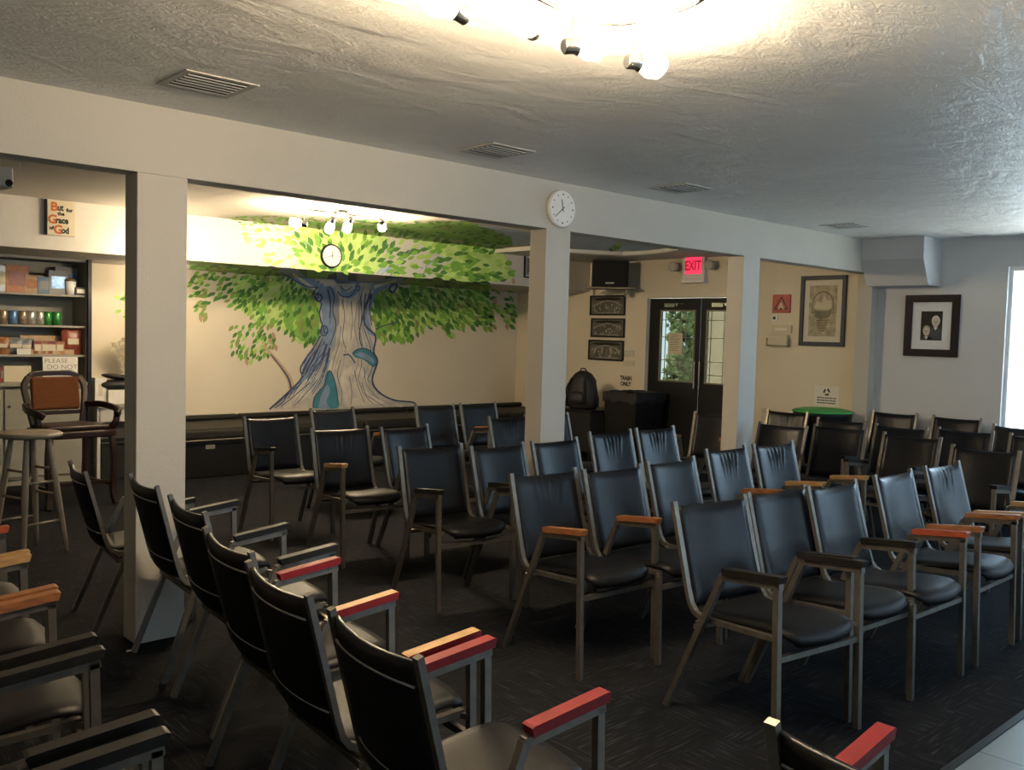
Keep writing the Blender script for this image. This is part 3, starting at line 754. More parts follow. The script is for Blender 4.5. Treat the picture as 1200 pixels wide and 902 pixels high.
def art_two(t, w, h):
    obj('photograph', B(-w/2, w/2, -h/2, h/2, .008, .010), 'photo_dark', t)
    for nm, cx, cy, s in (('right', .20, .12, 1.10), ('left', -.22, -.20, 1.0)):
        bt = -.48
        bm = bmesh.new(); prism(bm, [(w*a, h*b_) for a, b_ in ((max(-.48, cx-.34), bt), (max(-.48, cx-.31), cy-.24), (cx-.12, cy-.16), (cx+.12, cy-.16), (min(.48, cx+.31), cy-.25), (min(.48, cx+.34), bt))], .0102, .011)
        obj('painted_suit', bm, 'suit_tone', t)
        obj('painted_hair', PR(ell(w*cx, h*cy+h*.05, w*.175*s, h*.165*s, 22), .011, .0114), 'hair_tone' if nm == 'right' else 'photo_light', t)
        obj('painted_face', PR(ell(w*cx, h*cy, w*.145*s, h*.155*s, 22), .0115, .012), 'face_tone', t)
        obj('painted_collar', PR([(w*(cx-.09), h*(cy-.17)), (w*(cx+.09), h*(cy-.17)), (w*cx, h*(cy-.28))], .011, .0116), 'hair_tone', t)
        gb = bmesh.new()
        for q in (-1, 1): box(gb, w*cx+q*w*.065-w*.04, w*cx+q*w*.065+w*.04, h*cy+h*.01, h*cy+h*.035, .012, .0124)
        box(gb, w*cx-w*.06, w*cx+w*.06, h*cy-h*.085, h*cy-h*.07, .012, .0124); box(gb, w*cx-w*.012, w*cx+w*.02, h*cy-h*.045, h*cy+h*.02, .012, .0124)
        obj('painted_features', gb, 'sepia_dark', t)
framed('framed_portrait', 'framed portrait of two men in a wide dark frame on the grey wall', 'picture', 'x', XW, (1060.8, 345.5, 1124.5, 417.8), 'plum_frame', .072, art_two, None, .088, 'mat_board')
def art_paper(t, w, h):
    obj('document', B(-w/2, w/2, -h/2, h/2, .005, .010), 'photo_light', t)
    bm = bmesh.new()
    for k in range(6): box(bm, -w*.4, w*.3, h*(.36-.13*k)-.006, h*(.36-.13*k)+.006, .010, .011)
    obj('document_lines', bm, 'photo_dark', t)
framed('framed_document', 'small frame high on the soffit beside the middle column', 'picture', 'y', YS, (613.5, 299, 633, 326), 'black', .016, art_paper, None, .02)
framed('framed_document', 'upper of two small black frames left of the middle column', 'picture', 'y', YM, (614.3, 358, 632, 379.5), 'black', .018, art_paper, None, .02)
framed('framed_document', 'lower of two small black frames left of the middle column', 'picture', 'y', YM, (614.3, 382, 632, 402.5), 'black', .018, art_paper, None, .02)

# square red tile with a triangle, clip, pamphlet holders, switch plates, notices
t, w, h = on_wall('wall_tile', 'small red tile with an A inside a triangle on the warm wall', 'tile', 'x', XW, 906.5, 345, 927, 366.5)
obj('tile_body', B(-w/2, w/2, -h/2, h/2, 0, .02), 'red_tile', t, .003)
bm = bmesh.new()
P3 = [(0, h*.36), (w*.36, -h*.30), (-w*.36, -h*.30)]
for i in range(3): sweep(bm, [(*P3[i], .0215), (*P3[(i+1) % 3], .0215)], .012, h=.002, ref=Vector((0, 0, 1)).cross(Vector((*P3[(i+1) % 3], 0))-Vector((*P3[i], 0))).normalized())
obj('triangle', bm, 'black', t)
text('letter', 'A', h*.5, t, (0, -.03, .022), 'cream', bold=.003)
t, w, h = on_wall('light_switch', 'small square light switch under the red tile', 'switch', 'x', XW, 904.5, 368.5, 911.5, 376.5)
obj('switch_plate', B(-w/2, w/2, -h/2, h/2, 0, .008), 'white', t, .002)
obj('switch_toggle', B(-.012, .012, -.016, .016, .008, .02), 'ink', t)
t, w, h = on_wall('thermostat', 'cream thermostat box on the warm wall', 'thermostat', 'x', XW, 905, 381, 928.5, 390.5)
obj('housing', B(-w/2, w/2, -h/2, h/2, 0, .025), 'cream', t, .004); obj('dial', B(-w*.3, w*.3, -.01, .01, .025, .028), 'white', t)
t, w, h = on_wall('leaflet_holder', 'small leaflet holder below the thermostat', 'leaflet holder', 'x', XW, 901, 392, 926, 406)
bm = bmesh.new(); box(bm, -w/2, w/2, -h/2, h/2, 0, .004); box(bm, -w/2, w/2, -h/2, -h/2+.01, 0, .06); box(bm, -w/2, -w/2+.006, -h/2, h*.2, 0, .06); box(bm, w/2-.006, w/2, -h/2, h*.2, 0, .06)
obj('tray', bm, 'sepia', t)
l = obj('leaflets', B(-w/2+.015, w/2-.015, -h/2+.012, h*.42, .01, .05), 'cream', t); l.rotation_euler.x = -.1
t, w, h = on_wall('recycling_notice', 'white recycling notice with a black arrow triangle on the wall', 'notice', 'x', XW, 954.5, 452.3, 983.5, 475.5)
obj('sheet', B(-w/2, w/2, -h/2, h/2, 0, .003), 'paper', t)
bm = bmesh.new(); cy0 = h*.20; rr = .034
for k in range(3):
    g = PI/2+k*2*PI/3; a = Vector((rr*math.cos(g+.45), cy0+rr*math.sin(g+.45), .004)); b = Vector((rr*math.cos(g+2*PI/3-.35), cy0+rr*math.sin(g+2*PI/3-.35), .004))
    d = (b-a).normalized(); nn = Vector((-d.y, d.x, 0))
    sweep(bm, [a, b-d*.012], .016, h=.002, ref=nn)
    e = b-d*.014; vs = [bm.verts.new(v) for v in (e+nn*.016, e-nn*.016, b+d*.010)]; bm.faces.new(vs)
obj('recycling_symbol', bm, 'ink', t)
for k in range(3):
    bm = bmesh.new(); x = -w*.38
    while x < w*.36:
        l = random.uniform(.012, .03); box(bm, x, min(x+l, w*.38), -h*(.10+.13*k)-.006, -h*(.10+.13*k)+.006, .003, .004); x += l+.007
    obj('printed_line', bm, 'ink', t)
for lab, c4 in (('upper beige switch plate right of the lowest group photograph', (732, 410.5, 743.5, 418)), ('lower beige switch plate right of the lowest group photograph', (730.5, 422, 743.5, 429))):
    t, w, h = on_wall('switch_plate', lab, 'switch', 'x', XW, *c4)
    obj('plate', B(-w/2, w/2, -h/2, h/2, 0, .010), 'vent' if 'upper' in lab else 'cream', t, .002)
    for s in (-1, 0, 1): obj('rocker', B(s*w*.28-.012, s*w*.28+.012, -h*.25, h*.25, .010, .016), 'cream', t)
t, w, h = on_wall('trash_only_lettering', 'black TRASH ONLY lettering on the wall above the bin', 'sign', 'x', XW, 725.5, 440, 741.5, 453)
text('lettering_line', 'TRASH', h*.52, t, (0, h*.26, .001), 'ink', bold=.003, width=.86)
text('lettering_line', 'ONLY', h*.52, t, (0, -h*.26, .001), 'ink', bold=.003, width=.86)

# ------------------------------------------------------------------ painted tree mural: thin paint on wall, soffit and ceiling edge
PAL = [('leaf_mid', (.18, .38, .055)), ('leaf_light', (.36, .56, .12)), ('leaf_dark', (.065, .19, .035)), ('leaf_olive', (.24, .30, .08)),
       ('wash', (.47, .64, .22)), ('bark', (.50, .46, .40)), ('bark_blue', (.21, .29, .42)), ('bark_navy', (.05, .07, .14)), ('teal', (.05, .21, .26)),
       ('bark_light', (.60, .55, .46)), ('leaf_pink', (.42, .28, .19)), ('sky', (.44, .52, .64)), ('bark_shade', (.30, .30, .31)), ('wash_deep', (.20, .40, .08)), ('sky_blue', (.30, .42, .62)), ('bark_tan', (.50, .36, .22))]
PI_ = {n: i for i, (n, c) in enumerate(PAL)}
PMATS = [mat('mural_'+n, c, .7, noise=.22, nscale=7) for n, c in PAL]
mural = bmesh.new()
def pline(Y, Z, x):
    a, b = [(600+FPX*((Vector((X, Y, Z))-EYE).dot(CR))/((Vector((X, Y, Z))-EYE).dot(CF)), 451-FPX*((Vector((X, Y, Z))-EYE).dot(CU))/((Vector((X, Y, Z))-EYE).dot(CF))) for X in (3, 8)]
    return a[1]+(b[1]-a[1])*(x-a[0])/(b[0]-a[0])
EDGES = [(YM, ZS), (YS, ZS), (YS, ZC)]
def band(x, y):
    if y >= pline(YM, ZS, x): return 0
    if y >= pline(YS, ZS, x): return 1
    if y >= pline(YS, ZC, x): return 2
    return 3
def onto(b, x, y, lift):
    if b == 0: v = at_y(x, y, YM-lift)
    elif b == 1: v = at_z(x, y, ZS-lift)
    elif b == 2: v = at_y(x, y, YS-lift)
    else: v = at_z(x, y, ZC-lift)
    return v
def clip(poly, f):
    out = []
    for i in range(len(poly)):
        p, q = poly[i], poly[(i+1) % len(poly)]; a, b = f(p), f(q)
        if a >= 0: out.append(p)
        if (a >= 0) != (b >= 0):
            t = a/(a-b); out.append((p[0]+(q[0]-p[0])*t, p[1]+(q[1]-p[1])*t))
    return out
def face(b, poly, col, lift):
    vs = [mural.verts.new(onto(b, x, y, lift)) for x, y in poly]
    try:
        f = mural.faces.new(vs); f.material_index = PI_[col]
    except ValueError: pass
def paint(poly, col, layer, single=False):
    lift = .0008+.0012*layer
    if single:
        cx = sum(p[0] for p in poly)/len(poly); cy = sum(p[1] for p in poly)/len(poly); face(band(cx, cy), poly, col, lift); return
    for b in range(4):
        q = poly
        if b < 3: e = EDGES[b]; q = clip(q, lambda p: p[1]-pline(e[0], e[1], p[0])) if q else q
        if b > 0 and q: e2 = EDGES[b-1]; q = clip(q, lambda p: pline(e2[0], e2[1], p[0])-p[1])
        if q and len(q) > 2: face(b, q, col, lift)
def c7(pts): return [(300+x/3.468, 220+y/3.468) for x, y in pts]
def c4(pts): return [(130+x/2.353, 200+y/2.353) for x, y in pts]
def stroke(pts, w0, w1, col, layer):
    n = len(pts)
    for i in range(n-1):
        (x0, y0), (x1, y1) = pts[i], pts[i+1]; l = math.hypot(x1-x0, y1-y0) or 1; nx, ny = -(y1-y0)/l, (x1-x0)/l
        a = w0+(w1-w0)*i/(n-1); b = w0+(w1-w0)*(i+1)/(n-1)
        paint([(x0+nx*a/2, y0+ny*a/2), (x1+nx*b/2, y1+ny*b/2), (x1-nx*b/2, y1-ny*b/2), (x0-nx*a/2, y0-ny*a/2)], col, layer)
rm = random.Random(11)
def inside(poly, x, y):
    c = False
    for i in range(len(poly)):
        (x0, y0), (x1, y1) = poly[i], poly[i-1]
        if (y0 > y) != (y1 > y) and x < (x1-x0)*(y-y0)/(y1-y0)+x0: c = not c
    return c
def leaf(x, y, l, w, a, col, layer):
    ca, sa = math.cos(a), math.sin(a)
    pts = [(-l/2, 0), (-l*.25, -w*.42), (l*.08, -w*.5), (l*.5, 0), (l*.08, w*.5), (-l*.25, w*.42)]
    paint([(x+p*ca-q*sa, y+p*sa+q*ca) for p, q in pts], col, layer, single=True)
def foliage(poly, n, l0=8, l1=11, cols=('leaf_mid', 'leaf_light', 'leaf_dark', 'leaf_mid', 'leaf_dark', 'leaf_olive'), ctr=(408, 300), jit=.35, flat=1.0):
    xs = [p[0] for p in poly]; ys = [p[1] for p in poly]; k = 0; pts = []
    tries = 0
    while k < n and tries < n*60:
        tries += 1
        x, y = rm.uniform(min(xs), max(xs)), rm.uniform(min(ys), max(ys))
        if not inside(poly, x, y): continue
        if any((x-a)**2+((y-b)/flat)**2 < 9 for a, b in pts): continue
        pts.append((x, y)); k += 1
        a = math.atan2((y-ctr[1])*1.0+14, (x-ctr[0])*.55)+rm.uniform(-jit, jit)
        l = rm.uniform(l0, l1)
        col = rm.choice(cols)
        leaf(x, y, l*(.75 if flat < 1 else 1), l*.46*flat, a if flat == 1 else rm.uniform(-.3, .3), col, 3+rm.random()*3)
CAN_L = c4([(217, 285), (350, 262), (520, 290), (560, 330), (582, 360), (578, 480), (520, 482), (468, 440), (400, 425), (345, 385), (285, 352), (217, 345)])
CAN_R = c4([(735, 320), (1030, 318), (1060, 372), (1118, 372), (1112, 436), (1060, 400), (1064, 455), (1012, 430), (938, 458), (895, 425), (835, 468), (735, 475), (722, 430), (716, 380)])
CAN_F = c4([(520, 150), (760, 165), (1080, 205), (1115, 300), (1040, 322), (880, 300), (700, 285), (520, 270), (500, 210)])
CAN_W = c4([(330, 130), (520, 150), (520, 268), (420, 262), (380, 200)])
CAN_C = c4([(335, 124), (500, 126), (760, 140), (980, 140), (1100, 180), (1105, 208), (740, 163), (480, 150), (360, 150)])
HANG = c4([(225, 340), (285, 345), (270, 395), (248, 426), (228, 385)])
FARL = [(131, 344), (153, 336), (153, 374), (134, 372)]
TWIG = c4([(325, 432), (395, 420), (455, 460), (440, 510), (385, 532), (335, 505)])
# pale washes under the leaves
paint(c4([(330, 292), (560, 315), (582, 360), (578, 475), (520, 478), (470, 436), (400, 418), (340, 372)]), 'wash', 0)
paint(c4([(470, 340), (575, 345), (574, 470), (525, 470), (480, 430)]), 'wash_deep', 1)
paint(c4([(735, 322), (1030, 325), (1050, 400), (1010, 425), (935, 440), (890, 415), (830, 455), (735, 465), (720, 400)]), 'wash', 0)
paint(c4([(735, 322), (790, 350), (770, 440), (735, 465), (722, 400)]), 'wash_deep', 1)
paint(c4([(520, 155), (760, 172), (740, 280), (600, 275), (515, 265)]), 'wash', 0)
paint(c4([(830, 190), (1085, 215), (1105, 300), (1000, 308), (900, 298), (960, 260)]), 'wash', 0)
# underside strip
xa, xb = 222, 574
u = [(xa, pline(YM, ZS, xa)-.3), (xb, pline(YM, ZS, xb)-.3), (xb, pline(YS, ZS, xb)+.3), (xa, pline(YS, ZS, xa)+.3)]
paint(u, 'wash_deep', 0)
for k in range(150):
    x = rm.uniform(224, 572); y = pline(YM, ZS, x)+(pline(YS, ZS, x)-pline(YM, ZS, x))*rm.uniform(.1, .9)
    if 328 < x < 465: continue
    leaf(x, y, rm.uniform(8, 14), 3.4, rm.uniform(-.25, .35), rm.choice(('leaf_mid', 'leaf_dark', 'leaf_olive', 'leaf_dark')), 2+rm.random()*2)
# ceiling strip and sky
paint(c4([(735, 150), (980, 140), (1105, 185), (1108, 209), (740, 166)]), 'wash_deep', 1)
paint(c4([(520, 138), (740, 150), (740, 164), (520, 150)]), 'wash_deep', 1)
paint([(548, 262), (600, 268), (640, 277), (664, 284), (664, 290), (600, 287)], 'sky', 0)
paint([(668, 271), (740, 279), (792, 288), (740, 295), (700, 294), (668, 290)], 'sky', 0)
leaf(722, 290, 16, 7, -.5, 'leaf_mid', 3); leaf(716, 293, 7, 3, .8, 'bark_navy', 4); leaf(726, 286, 9, 4, -.4, 'leaf_light', 4)
# blue sky scribbles
for pts in ([(770, 290), (800, 250), (838, 205)], [(840, 292), (868, 280), (870, 262), (905, 235)], [(530, 200), (548, 205), (560, 225)], [(512, 245), (516, 268)], [(745, 285), (770, 265), (765, 250)], [(860, 268), (845, 265)]):
    stroke(smooth(c4(pts), 3), 1.6, .8, 'bark_blue', 4)
foliage(CAN_L, 250); foliage(CAN_R, 330); foliage(CAN_F, 250, 9, 13, cols=('leaf_dark', 'leaf_mid', 'leaf_light', 'leaf_dark', 'leaf_mid'), ctr=(400, 330))
foliage(CAN_W, 32, 8, 12, cols=('leaf_light', 'wash', 'leaf_light')); foliage(CAN_C, 210, 9, 13, flat=.42, cols=('leaf_mid', 'leaf_dark', 'leaf_olive'))
foliage(HANG, 14, cols=('leaf_mid', 'leaf_dark', 'leaf_olive')); foliage(FARL, 9, 8, 10); foliage(TWIG, 62, 7, 10)
for x, y in c4([(248, 408), (440, 470), (455, 488), (448, 455), (375, 528), (1110, 305), (1092, 430), (1060, 360)]): leaf(x, y, 9, 4.5, 1.4, 'leaf_pink', 7)
for k in range(22): leaf(rm.uniform(545, 606), rm.uniform(295, 372), 9, 4, rm.uniform(-.2, 1.2), rm.choice(('leaf_mid', 'leaf_dark')), 6)
# twig
stroke(smooth(c4([(500, 605), (492, 575), (470, 540), (440, 505), (420, 480)])), 8, 3, 'bark_tan', 6)
stroke(smooth(c4([(497, 600), (489, 572), (468, 540), (440, 505)])), 2.5, 1.2, 'bark_navy', 7)
# trunk
TR = c7(smooth([(55, 900), (90, 865), (130, 835), (185, 775), (180, 730), (205, 680), (240, 640), (258, 605), (268, 560), (258, 510), (266, 470), (242, 455), (236, 425), (250, 402), (300, 398), (330, 385)], 3)
        + [(330, 378), (470, 378)] + smooth([(490, 385), (470, 430), (462, 480), (448, 520), (452, 570), (485, 600), (484, 640), (478, 665), (494, 700), (478, 740), (470, 780), (490, 820), (530, 850), (590, 868), (645, 880), (650, 900)], 3))
paint(TR, 'bark', 7)
paint(c7([(300, 360), (420, 360), (470, 385), (330, 390)]), 'bark_blue', 7)
def region(pts, col, layer): paint(c7(smooth(pts+[pts[0]], 4)[:-1]), col, layer)
region([(250, 405), (300, 400), (325, 430), (318, 520), (330, 560), (318, 620), (300, 660), (270, 640), (262, 590), (270, 540), (262, 480)], 'bark_blue', 8)
region([(335, 440), (395, 450), (405, 520), (400, 600), (380, 660), (345, 640), (338, 560)], 'bark_light', 8)
region([(318, 430), (336, 440), (338, 560), (330, 640), (310, 660), (322, 560)], 'bark_shade', 9)
region([(200, 700), (240, 645), (300, 650), (260, 720), (200, 790), (130, 840), (185, 780)], 'bark_blue', 8)
region([(190, 790), (250, 740), (300, 700), (340, 720), (250, 800), (170, 880), (110, 890)], 'bark_light', 9)
region([(340, 760), (400, 720), (450, 760), (460, 830), (520, 870), (430, 885), (360, 880)], 'bark_light', 8)
region([(230, 895), (235, 850), (275, 800), (280, 765), (298, 742), (312, 765), (325, 800), (335, 860), (330, 895)], 'teal', 10)
region([(255, 895), (262, 850), (290, 800), (300, 830), (285, 870), (300, 895)], 'bark_blue', 10.5)
region([(390, 672), (410, 654), (450, 654), (485, 680), (492, 710), (475, 728), (440, 700), (405, 690)], 'teal', 10)
region([(400, 676), (430, 668), (470, 690), (478, 712), (440, 694)], 'bark_blue', 10.6)
region([(345, 405), (370, 425), (400, 405), (410, 378), (418, 395), (410, 430), (375, 450), (345, 430)], 'bark_blue', 10)
region([(440, 520), (470, 440), (490, 400), (480, 450), (460, 520), (470, 575), (486, 602), (462, 595), (445, 560)], 'bark_blue', 9)
# left and right boughs
BL = smooth([(100, 345), (140, 340), (190, 378), (250, 402), (270, 440)], 4)
stroke(c7(BL), 9, 16, 'bark_blue', 9); stroke(c7(smooth([(150, 350), (200, 385), (250, 420)])), 3, 4, 'bark_light', 11)
stroke(c7(smooth([(478, 412), (510, 395), (560, 382), (600, 376)])), 14, 6, 'bark_blue', 9); stroke(c7(smooth([(480, 405), (520, 390), (570, 378)])), 4, 2, 'bark_light', 11)
region([(538, 418), (545, 396), (565, 388), (578, 398), (566, 420), (550, 430)], 'bark_navy', 10); region([(546, 414), (552, 401), (564, 397), (566, 408), (556, 420)], 'bark_light', 11)
for pts in ([(510, 345), (540, 320)], [(490, 350), (515, 325)], [(530, 350), (548, 330)]): stroke(c7(pts), 3, 1.5, 'sky_blue', 5)
for b0, b1, cl in ((100, 165, 'bark_navy'), (165, 210, 'leaf_dark'), (290, 330, 'bark_navy'), (330, 360, 'bark_blue'), (372, 410, 'bark_navy'), (410, 520, 'bark_shade'), (520, 600, 'bark_navy')):
    pxa, pxb = 300+b0/3.468, 300+b1/3.468
    paint([(pxa, pline(YM, ZS, pxa)-.3), (pxb, pline(YM, ZS, pxb)-.3), (pxb-1, pline(YS, ZS, pxb)+.4), (pxa+2, pline(YS, ZS, pxa)+.4)], cl, 8)
# grain of the bark
KY = [400, 470, 560, 640, 720, 780, 835, 890]; KL = [254, 268, 270, 244, 196, 190, 136, 78]; KR = [484, 460, 449, 480, 490, 467, 508, 636]
for q in range(44):
    u0 = rm.uniform(.02, .98); ya = rm.choice((400, 400, 430, 560, 640, 700)); yb = rm.choice((560, 700, 800, 890, 890)); pts = []
    if yb <= ya: continue
    y = ya; ph = rm.uniform(0, 6)
    while y <= yb:
        k = max(i for i in range(8) if KY[i] <= y); k = min(k, 6); f = (y-KY[k])/(KY[k+1]-KY[k]); l_ = KL[k]+(KL[k+1]-KL[k])*f; r_ = KR[k]+(KR[k+1]-KR[k])*f
        pts.append((l_+(r_-l_)*u0+3*math.sin(y/38+ph), y)); y += 14
    cl = rm.choice(('bark_blue', 'bark_blue', 'bark_shade', 'bark_navy')) if u0 < .33 else rm.choice(('bark_light', 'bark_shade', 'bark', 'bark_light', 'bark_tan')) if u0 < .75 else rm.choice(('bark_shade', 'bark_blue', 'bark_light', 'bark_navy'))
    if len(pts) > 2: stroke(c7(pts), rm.uniform(.8, 2.6) if cl != 'bark_navy' else .7, .6, cl, 9.2+rm.random()*.7)
region([(262, 600), (245, 640), (200, 700), (188, 760), (215, 730), (250, 680), (285, 640)], 'bark_navy', 8.6)
for q in range(14): stroke(c7(smooth([(262+q*3, 600+q*4), (225+q*4, 665+q*7), (190+q*3, 735+q*8)], 3)), 1.6, .8, rm.choice(('bark_blue', 'sky_blue', 'bark_navy', 'bark_shade')), 9.5)
for q in range(12): stroke(c7(smooth([(180-q*6, 800+q*5), (150-q*6, 815+q*6), (120-q*5, 850+q*4)], 3)), 1.4, .7, rm.choice(('bark_navy', 'bark_blue', 'bark_shade')), 9.8)
for cx, cy, a in ((254, 446, 11), (278, 575, 13), (415, 408, 8), (555, 410, 9)):
    for k in range(3): stroke(c7([(cx+(a-k*4)*math.cos(g/8*2*PI), cy+(a-k*4)*1.25*math.sin(g/8*2*PI)) for g in range(9)]), 1.1, 1.1, ('bark_navy', 'sky_blue', 'bark_navy')[k], 11)
# outlines and swirls
N_ = 'bark_navy'
for pts, w in (([(55, 900), (130, 832), (186, 772), (182, 728), (240, 640), (262, 600)], 1.5), ([(270, 560), (258, 510), (266, 470), (242, 455), (236, 425), (250, 405)], 1.2),
    ([(470, 430), (440, 500), (445, 560), (486, 602), (478, 665), (494, 705), (472, 780), (500, 830), (560, 862), (640, 872), (650, 890)], 1.6),
    ([(300, 400), (318, 440), (312, 500), (325, 560), (300, 640)], 1.0), ([(290, 410), (302, 470), (298, 530)], 1.0), ([(330, 420), (350, 440), (380, 442), (405, 415)], 1.0), ([(345, 400), (365, 418), (392, 402)], .9),
    ([(350, 455), (360, 520), (352, 600), (362, 650)], .6), ([(385, 460), (392, 540), (384, 620)], .6), ([(425, 440), (430, 520), (420, 600), (432, 650)], .9), ([(445, 430), (438, 500), (430, 540)], .9),
    ([(255, 425), (243, 440), (256, 462), (270, 450), (262, 432), (252, 442)], 1.1), ([(268, 560), (262, 590), (280, 600), (292, 580), (278, 560), (272, 575), (280, 588)], 1.1),
    ([(355, 680), (380, 680), (403, 712)], 1.2), ([(370, 680), (376, 672)], .8), ([(232, 890), (240, 850), (278, 800), (298, 742), (322, 790), (335, 880)], 1.0),
    ([(392, 674), (420, 654), (460, 660), (492, 706), (474, 728)], 1.0), ([(300, 660), (250, 720), (200, 800)], .8), ([(285, 655), (240, 710), (190, 770)], .8), ([(262, 640), (215, 700), (190, 750)], .9),
    ([(345, 700), (330, 760), (350, 830), (345, 885)], .5), ([(400, 740), (412, 800), (440, 870)], .5), ([(440, 730), (450, 800), (500, 860)], .5), ([(250, 780), (190, 850), (150, 890)], .6), ([(220, 790), (150, 850), (100, 890)], .8),
    ([(380, 770), (390, 830), (385, 885)], .5), ([(430, 790), (450, 850), (480, 880)], .5), ([(130, 835), (110, 870), (75, 895)], 1.0), ([(160, 812), (128, 858)], .8), ([(185, 790), (150, 840)], .8), ([(100, 345), (150, 372), (205, 400), (250, 404)], 1.0), ([(470, 440), (462, 490), (470, 560)], 1.0), ([(488, 575), (520, 560), (580, 545)], .8)):
    stroke(c7(smooth(pts, 4)), w*1.5, w*1.1, N_, 12)
me = bpy.data.meshes.new('tree_mural'); mural.to_mesh(me); mural.free()
for m in PMATS: me.materials.append(m)
mo = bpy.data.objects.new('tree_mural', me); COL.objects.link(mo)
tag(mo, 'painted mural of a big green tree with a blue-grey trunk over wall and soffit', 'mural')

# ------------------------------------------------------------------ long padded bench under the mural
t = thing('long_bench', 'long dark padded bench with a black front running below the tree mural', 'bench', (5.4, 9.3, 0))
x0, x1 = at_y(198, 540, 8.9).x-5.4, at_y(655, 480, 8.9).x-5.4+.3
bz = at_y(222, 507, 8.9).z
obj('base', B(x0, x1, -.36, .50, 0, bz-.09), 'black', t, .01)
cuts = [x0, x0+1.15, x0+2.3, x0+3.45, x0+4.6, x1]
for a, b in zip(cuts, cuts[1:]):
    obj('seat_cushion', B(a+.004, b-.004, -.40, .42, bz-.09, bz+.03), 'leatherette', t, .04, 4)
    obj('back_cushion', B(a+.004, b-.004, .40, .535, bz+.03, at_y(222, 486, YM).z+.0), 'leatherette', t, .035, 4)
obj('piping', T([(x0, -.405, bz-.085), (x1, -.405, bz-.085)], .008, n=8, ref=Vector((0, 0, 1))), 'frame_metal', t)
lb = at_y(247, 522, 8.93); bm = bmesh.new()
box(bm, lb.x-5.4-.05, lb.x-5.4+.05, -.3625, -.36, lb.z-.035, lb.z+.01); box(bm, lb.x-5.4-.055, lb.x-5.4-.02, -.3625, -.36, lb.z+.05, lb.z+.065); box(bm, lb.x-5.4+.02, lb.x-5.4+.055, -.3625, -.36, lb.z+.055, lb.z+.07)
obj('outlet_plate', bm, 'can_silver', t)

# ------------------------------------------------------------------ shelf cabinet at the left with its goods
YC = 9.42      # front of the cabinet
cx1 = at_y(103, 380, YC).x; cx0 = cx1-1.5
zt = at_y(103, 304, YC).z
sh = [at_y(98, y, YC).z for y in (346, 382, 416, 447)]
t = thing('snack_cabinet', 'pale built-in snack cabinet with black trim and open shelves', 'cabinet', (cx0, YC, 0))
wC = cx1-cx0; dC = YM-YC-.005
obj('back_panel', B(0, wC, dC-.02, dC, 0, zt), 'shelf_wood', t)
for x in (0, wC-.02): obj('side_panel', B(x, x+.02, .005, dC-.02, 0, zt), 'shelf_wood', t)
obj('top_panel', B(0, wC, .005, dC-.02, zt-.03, zt), 'shelf_wood', t)
for z in sh[:3]: obj('shelf', B(.02, wC-.02, .02, dC-.02, z-.02, z), 'shelf_wood', t, .002)
obj('counter', B(-.02, wC+.02, -.04, dC-.02, sh[3]-.035, sh[3]), 'shelf_wood', t, .003)
bm = bmesh.new(); box(bm, .0, wC, .01, .03, 0, sh[3]-.035)
obj('base_front', bm, 'shelf_wood', t)
for k in range(2):
    d = obj('cabinet_door', B(.03+k*.735, .745+k*.735, -.008, .01, .08, sh[3]-.07), 'shelf_wood', t, .004)
    obj('knob', LT([(.006, 0), (.014, .012), (.01, .02)], n=12, c=(.69 if k == 0 else .80, -.028, .75), axis='y'), 'chrome', d)
bm = bmesh.new(); box(bm, -.03, wC+.02, -.03, .004, zt, zt+.035); box(bm, wC-.012, wC+.022, -.045, .004, 0, zt)
obj('black_trim', bm, 'black', t)
def item_at(px, shelf_i, name, label, cat, fn, w=None, y=YC+.10, group='goods on the cabinet shelves'):
    v = at_y(px, 400, y); z = sh[shelf_i]+.001
    o = thing(name, label, cat, (v.x, y, z), random.uniform(-.06, .06), group); fn(o); return o
PXM = 9.55/FPX*1.32    # metres per picture pixel near the cabinet, along x
def carton(w, h, m, strip=None):
    def f(o):
        obj('carton_body', B(-w/2, w/2, -.04, .06, 0, h), m, o, .003)
        obj('carton_print', B(-w*.36, w*.36, -.0415, -.04, h*.25, h*.75), strip or 'cream', o)
    return f
P = lambda n: n*.0118
item_at(4, 0, 'carton', 'pale grey carton at the left end of the top shelf', 'box', carton(P(10), P(26)*.8, 'can_silver'))
item_at(19, 0, 'carton', 'tall orange carton on the top shelf', 'box', carton(P(17), P(27)*.8, 'orange_box', 'foil_red'))
item_at(38, 0, 'carton', 'lower peach carton beside the orange one on the top shelf', 'box', carton(P(14), P(18)*.8, 'peach_box', 'orange_box'))
item_at(53, 0, 'carton', 'small blue-grey carton on the top shelf', 'box', carton(P(14), P(17)*.8, 'blue_box', 'grey_box'))
item_at(67, 0, 'carton', 'larger grey-blue carton on the top shelf', 'box', carton(P(15), P(24)*.8, 'grey_box', 'can_blue'))
item_at(80, 0, 'carton', 'dark slate carton at the back right of the top shelf', 'box', carton(P(22), P(29)*.8, 'grey_box', 'blue_box'), y=YC+.28)
def cup(o):
    obj('cup_body', LT([(.045, 0), (.055, .13), (.05, .13), (.042, .01)], n=20), 'white', o); obj('lid', LT([(.03, .16), (.052, .145), (.058, .13)][::-1], n=20), 'can_brown', o)
item_at(82, 0, 'paper_cup', 'white lidded cup on the top shelf', 'cup', cup, y=YC+.07)
item_at(93, 0, 'carton', 'small white-fronted box at the right end of the top shelf', 'box', carton(P(9), P(8)*.8, 'black', 'paper'), y=YC+.06)
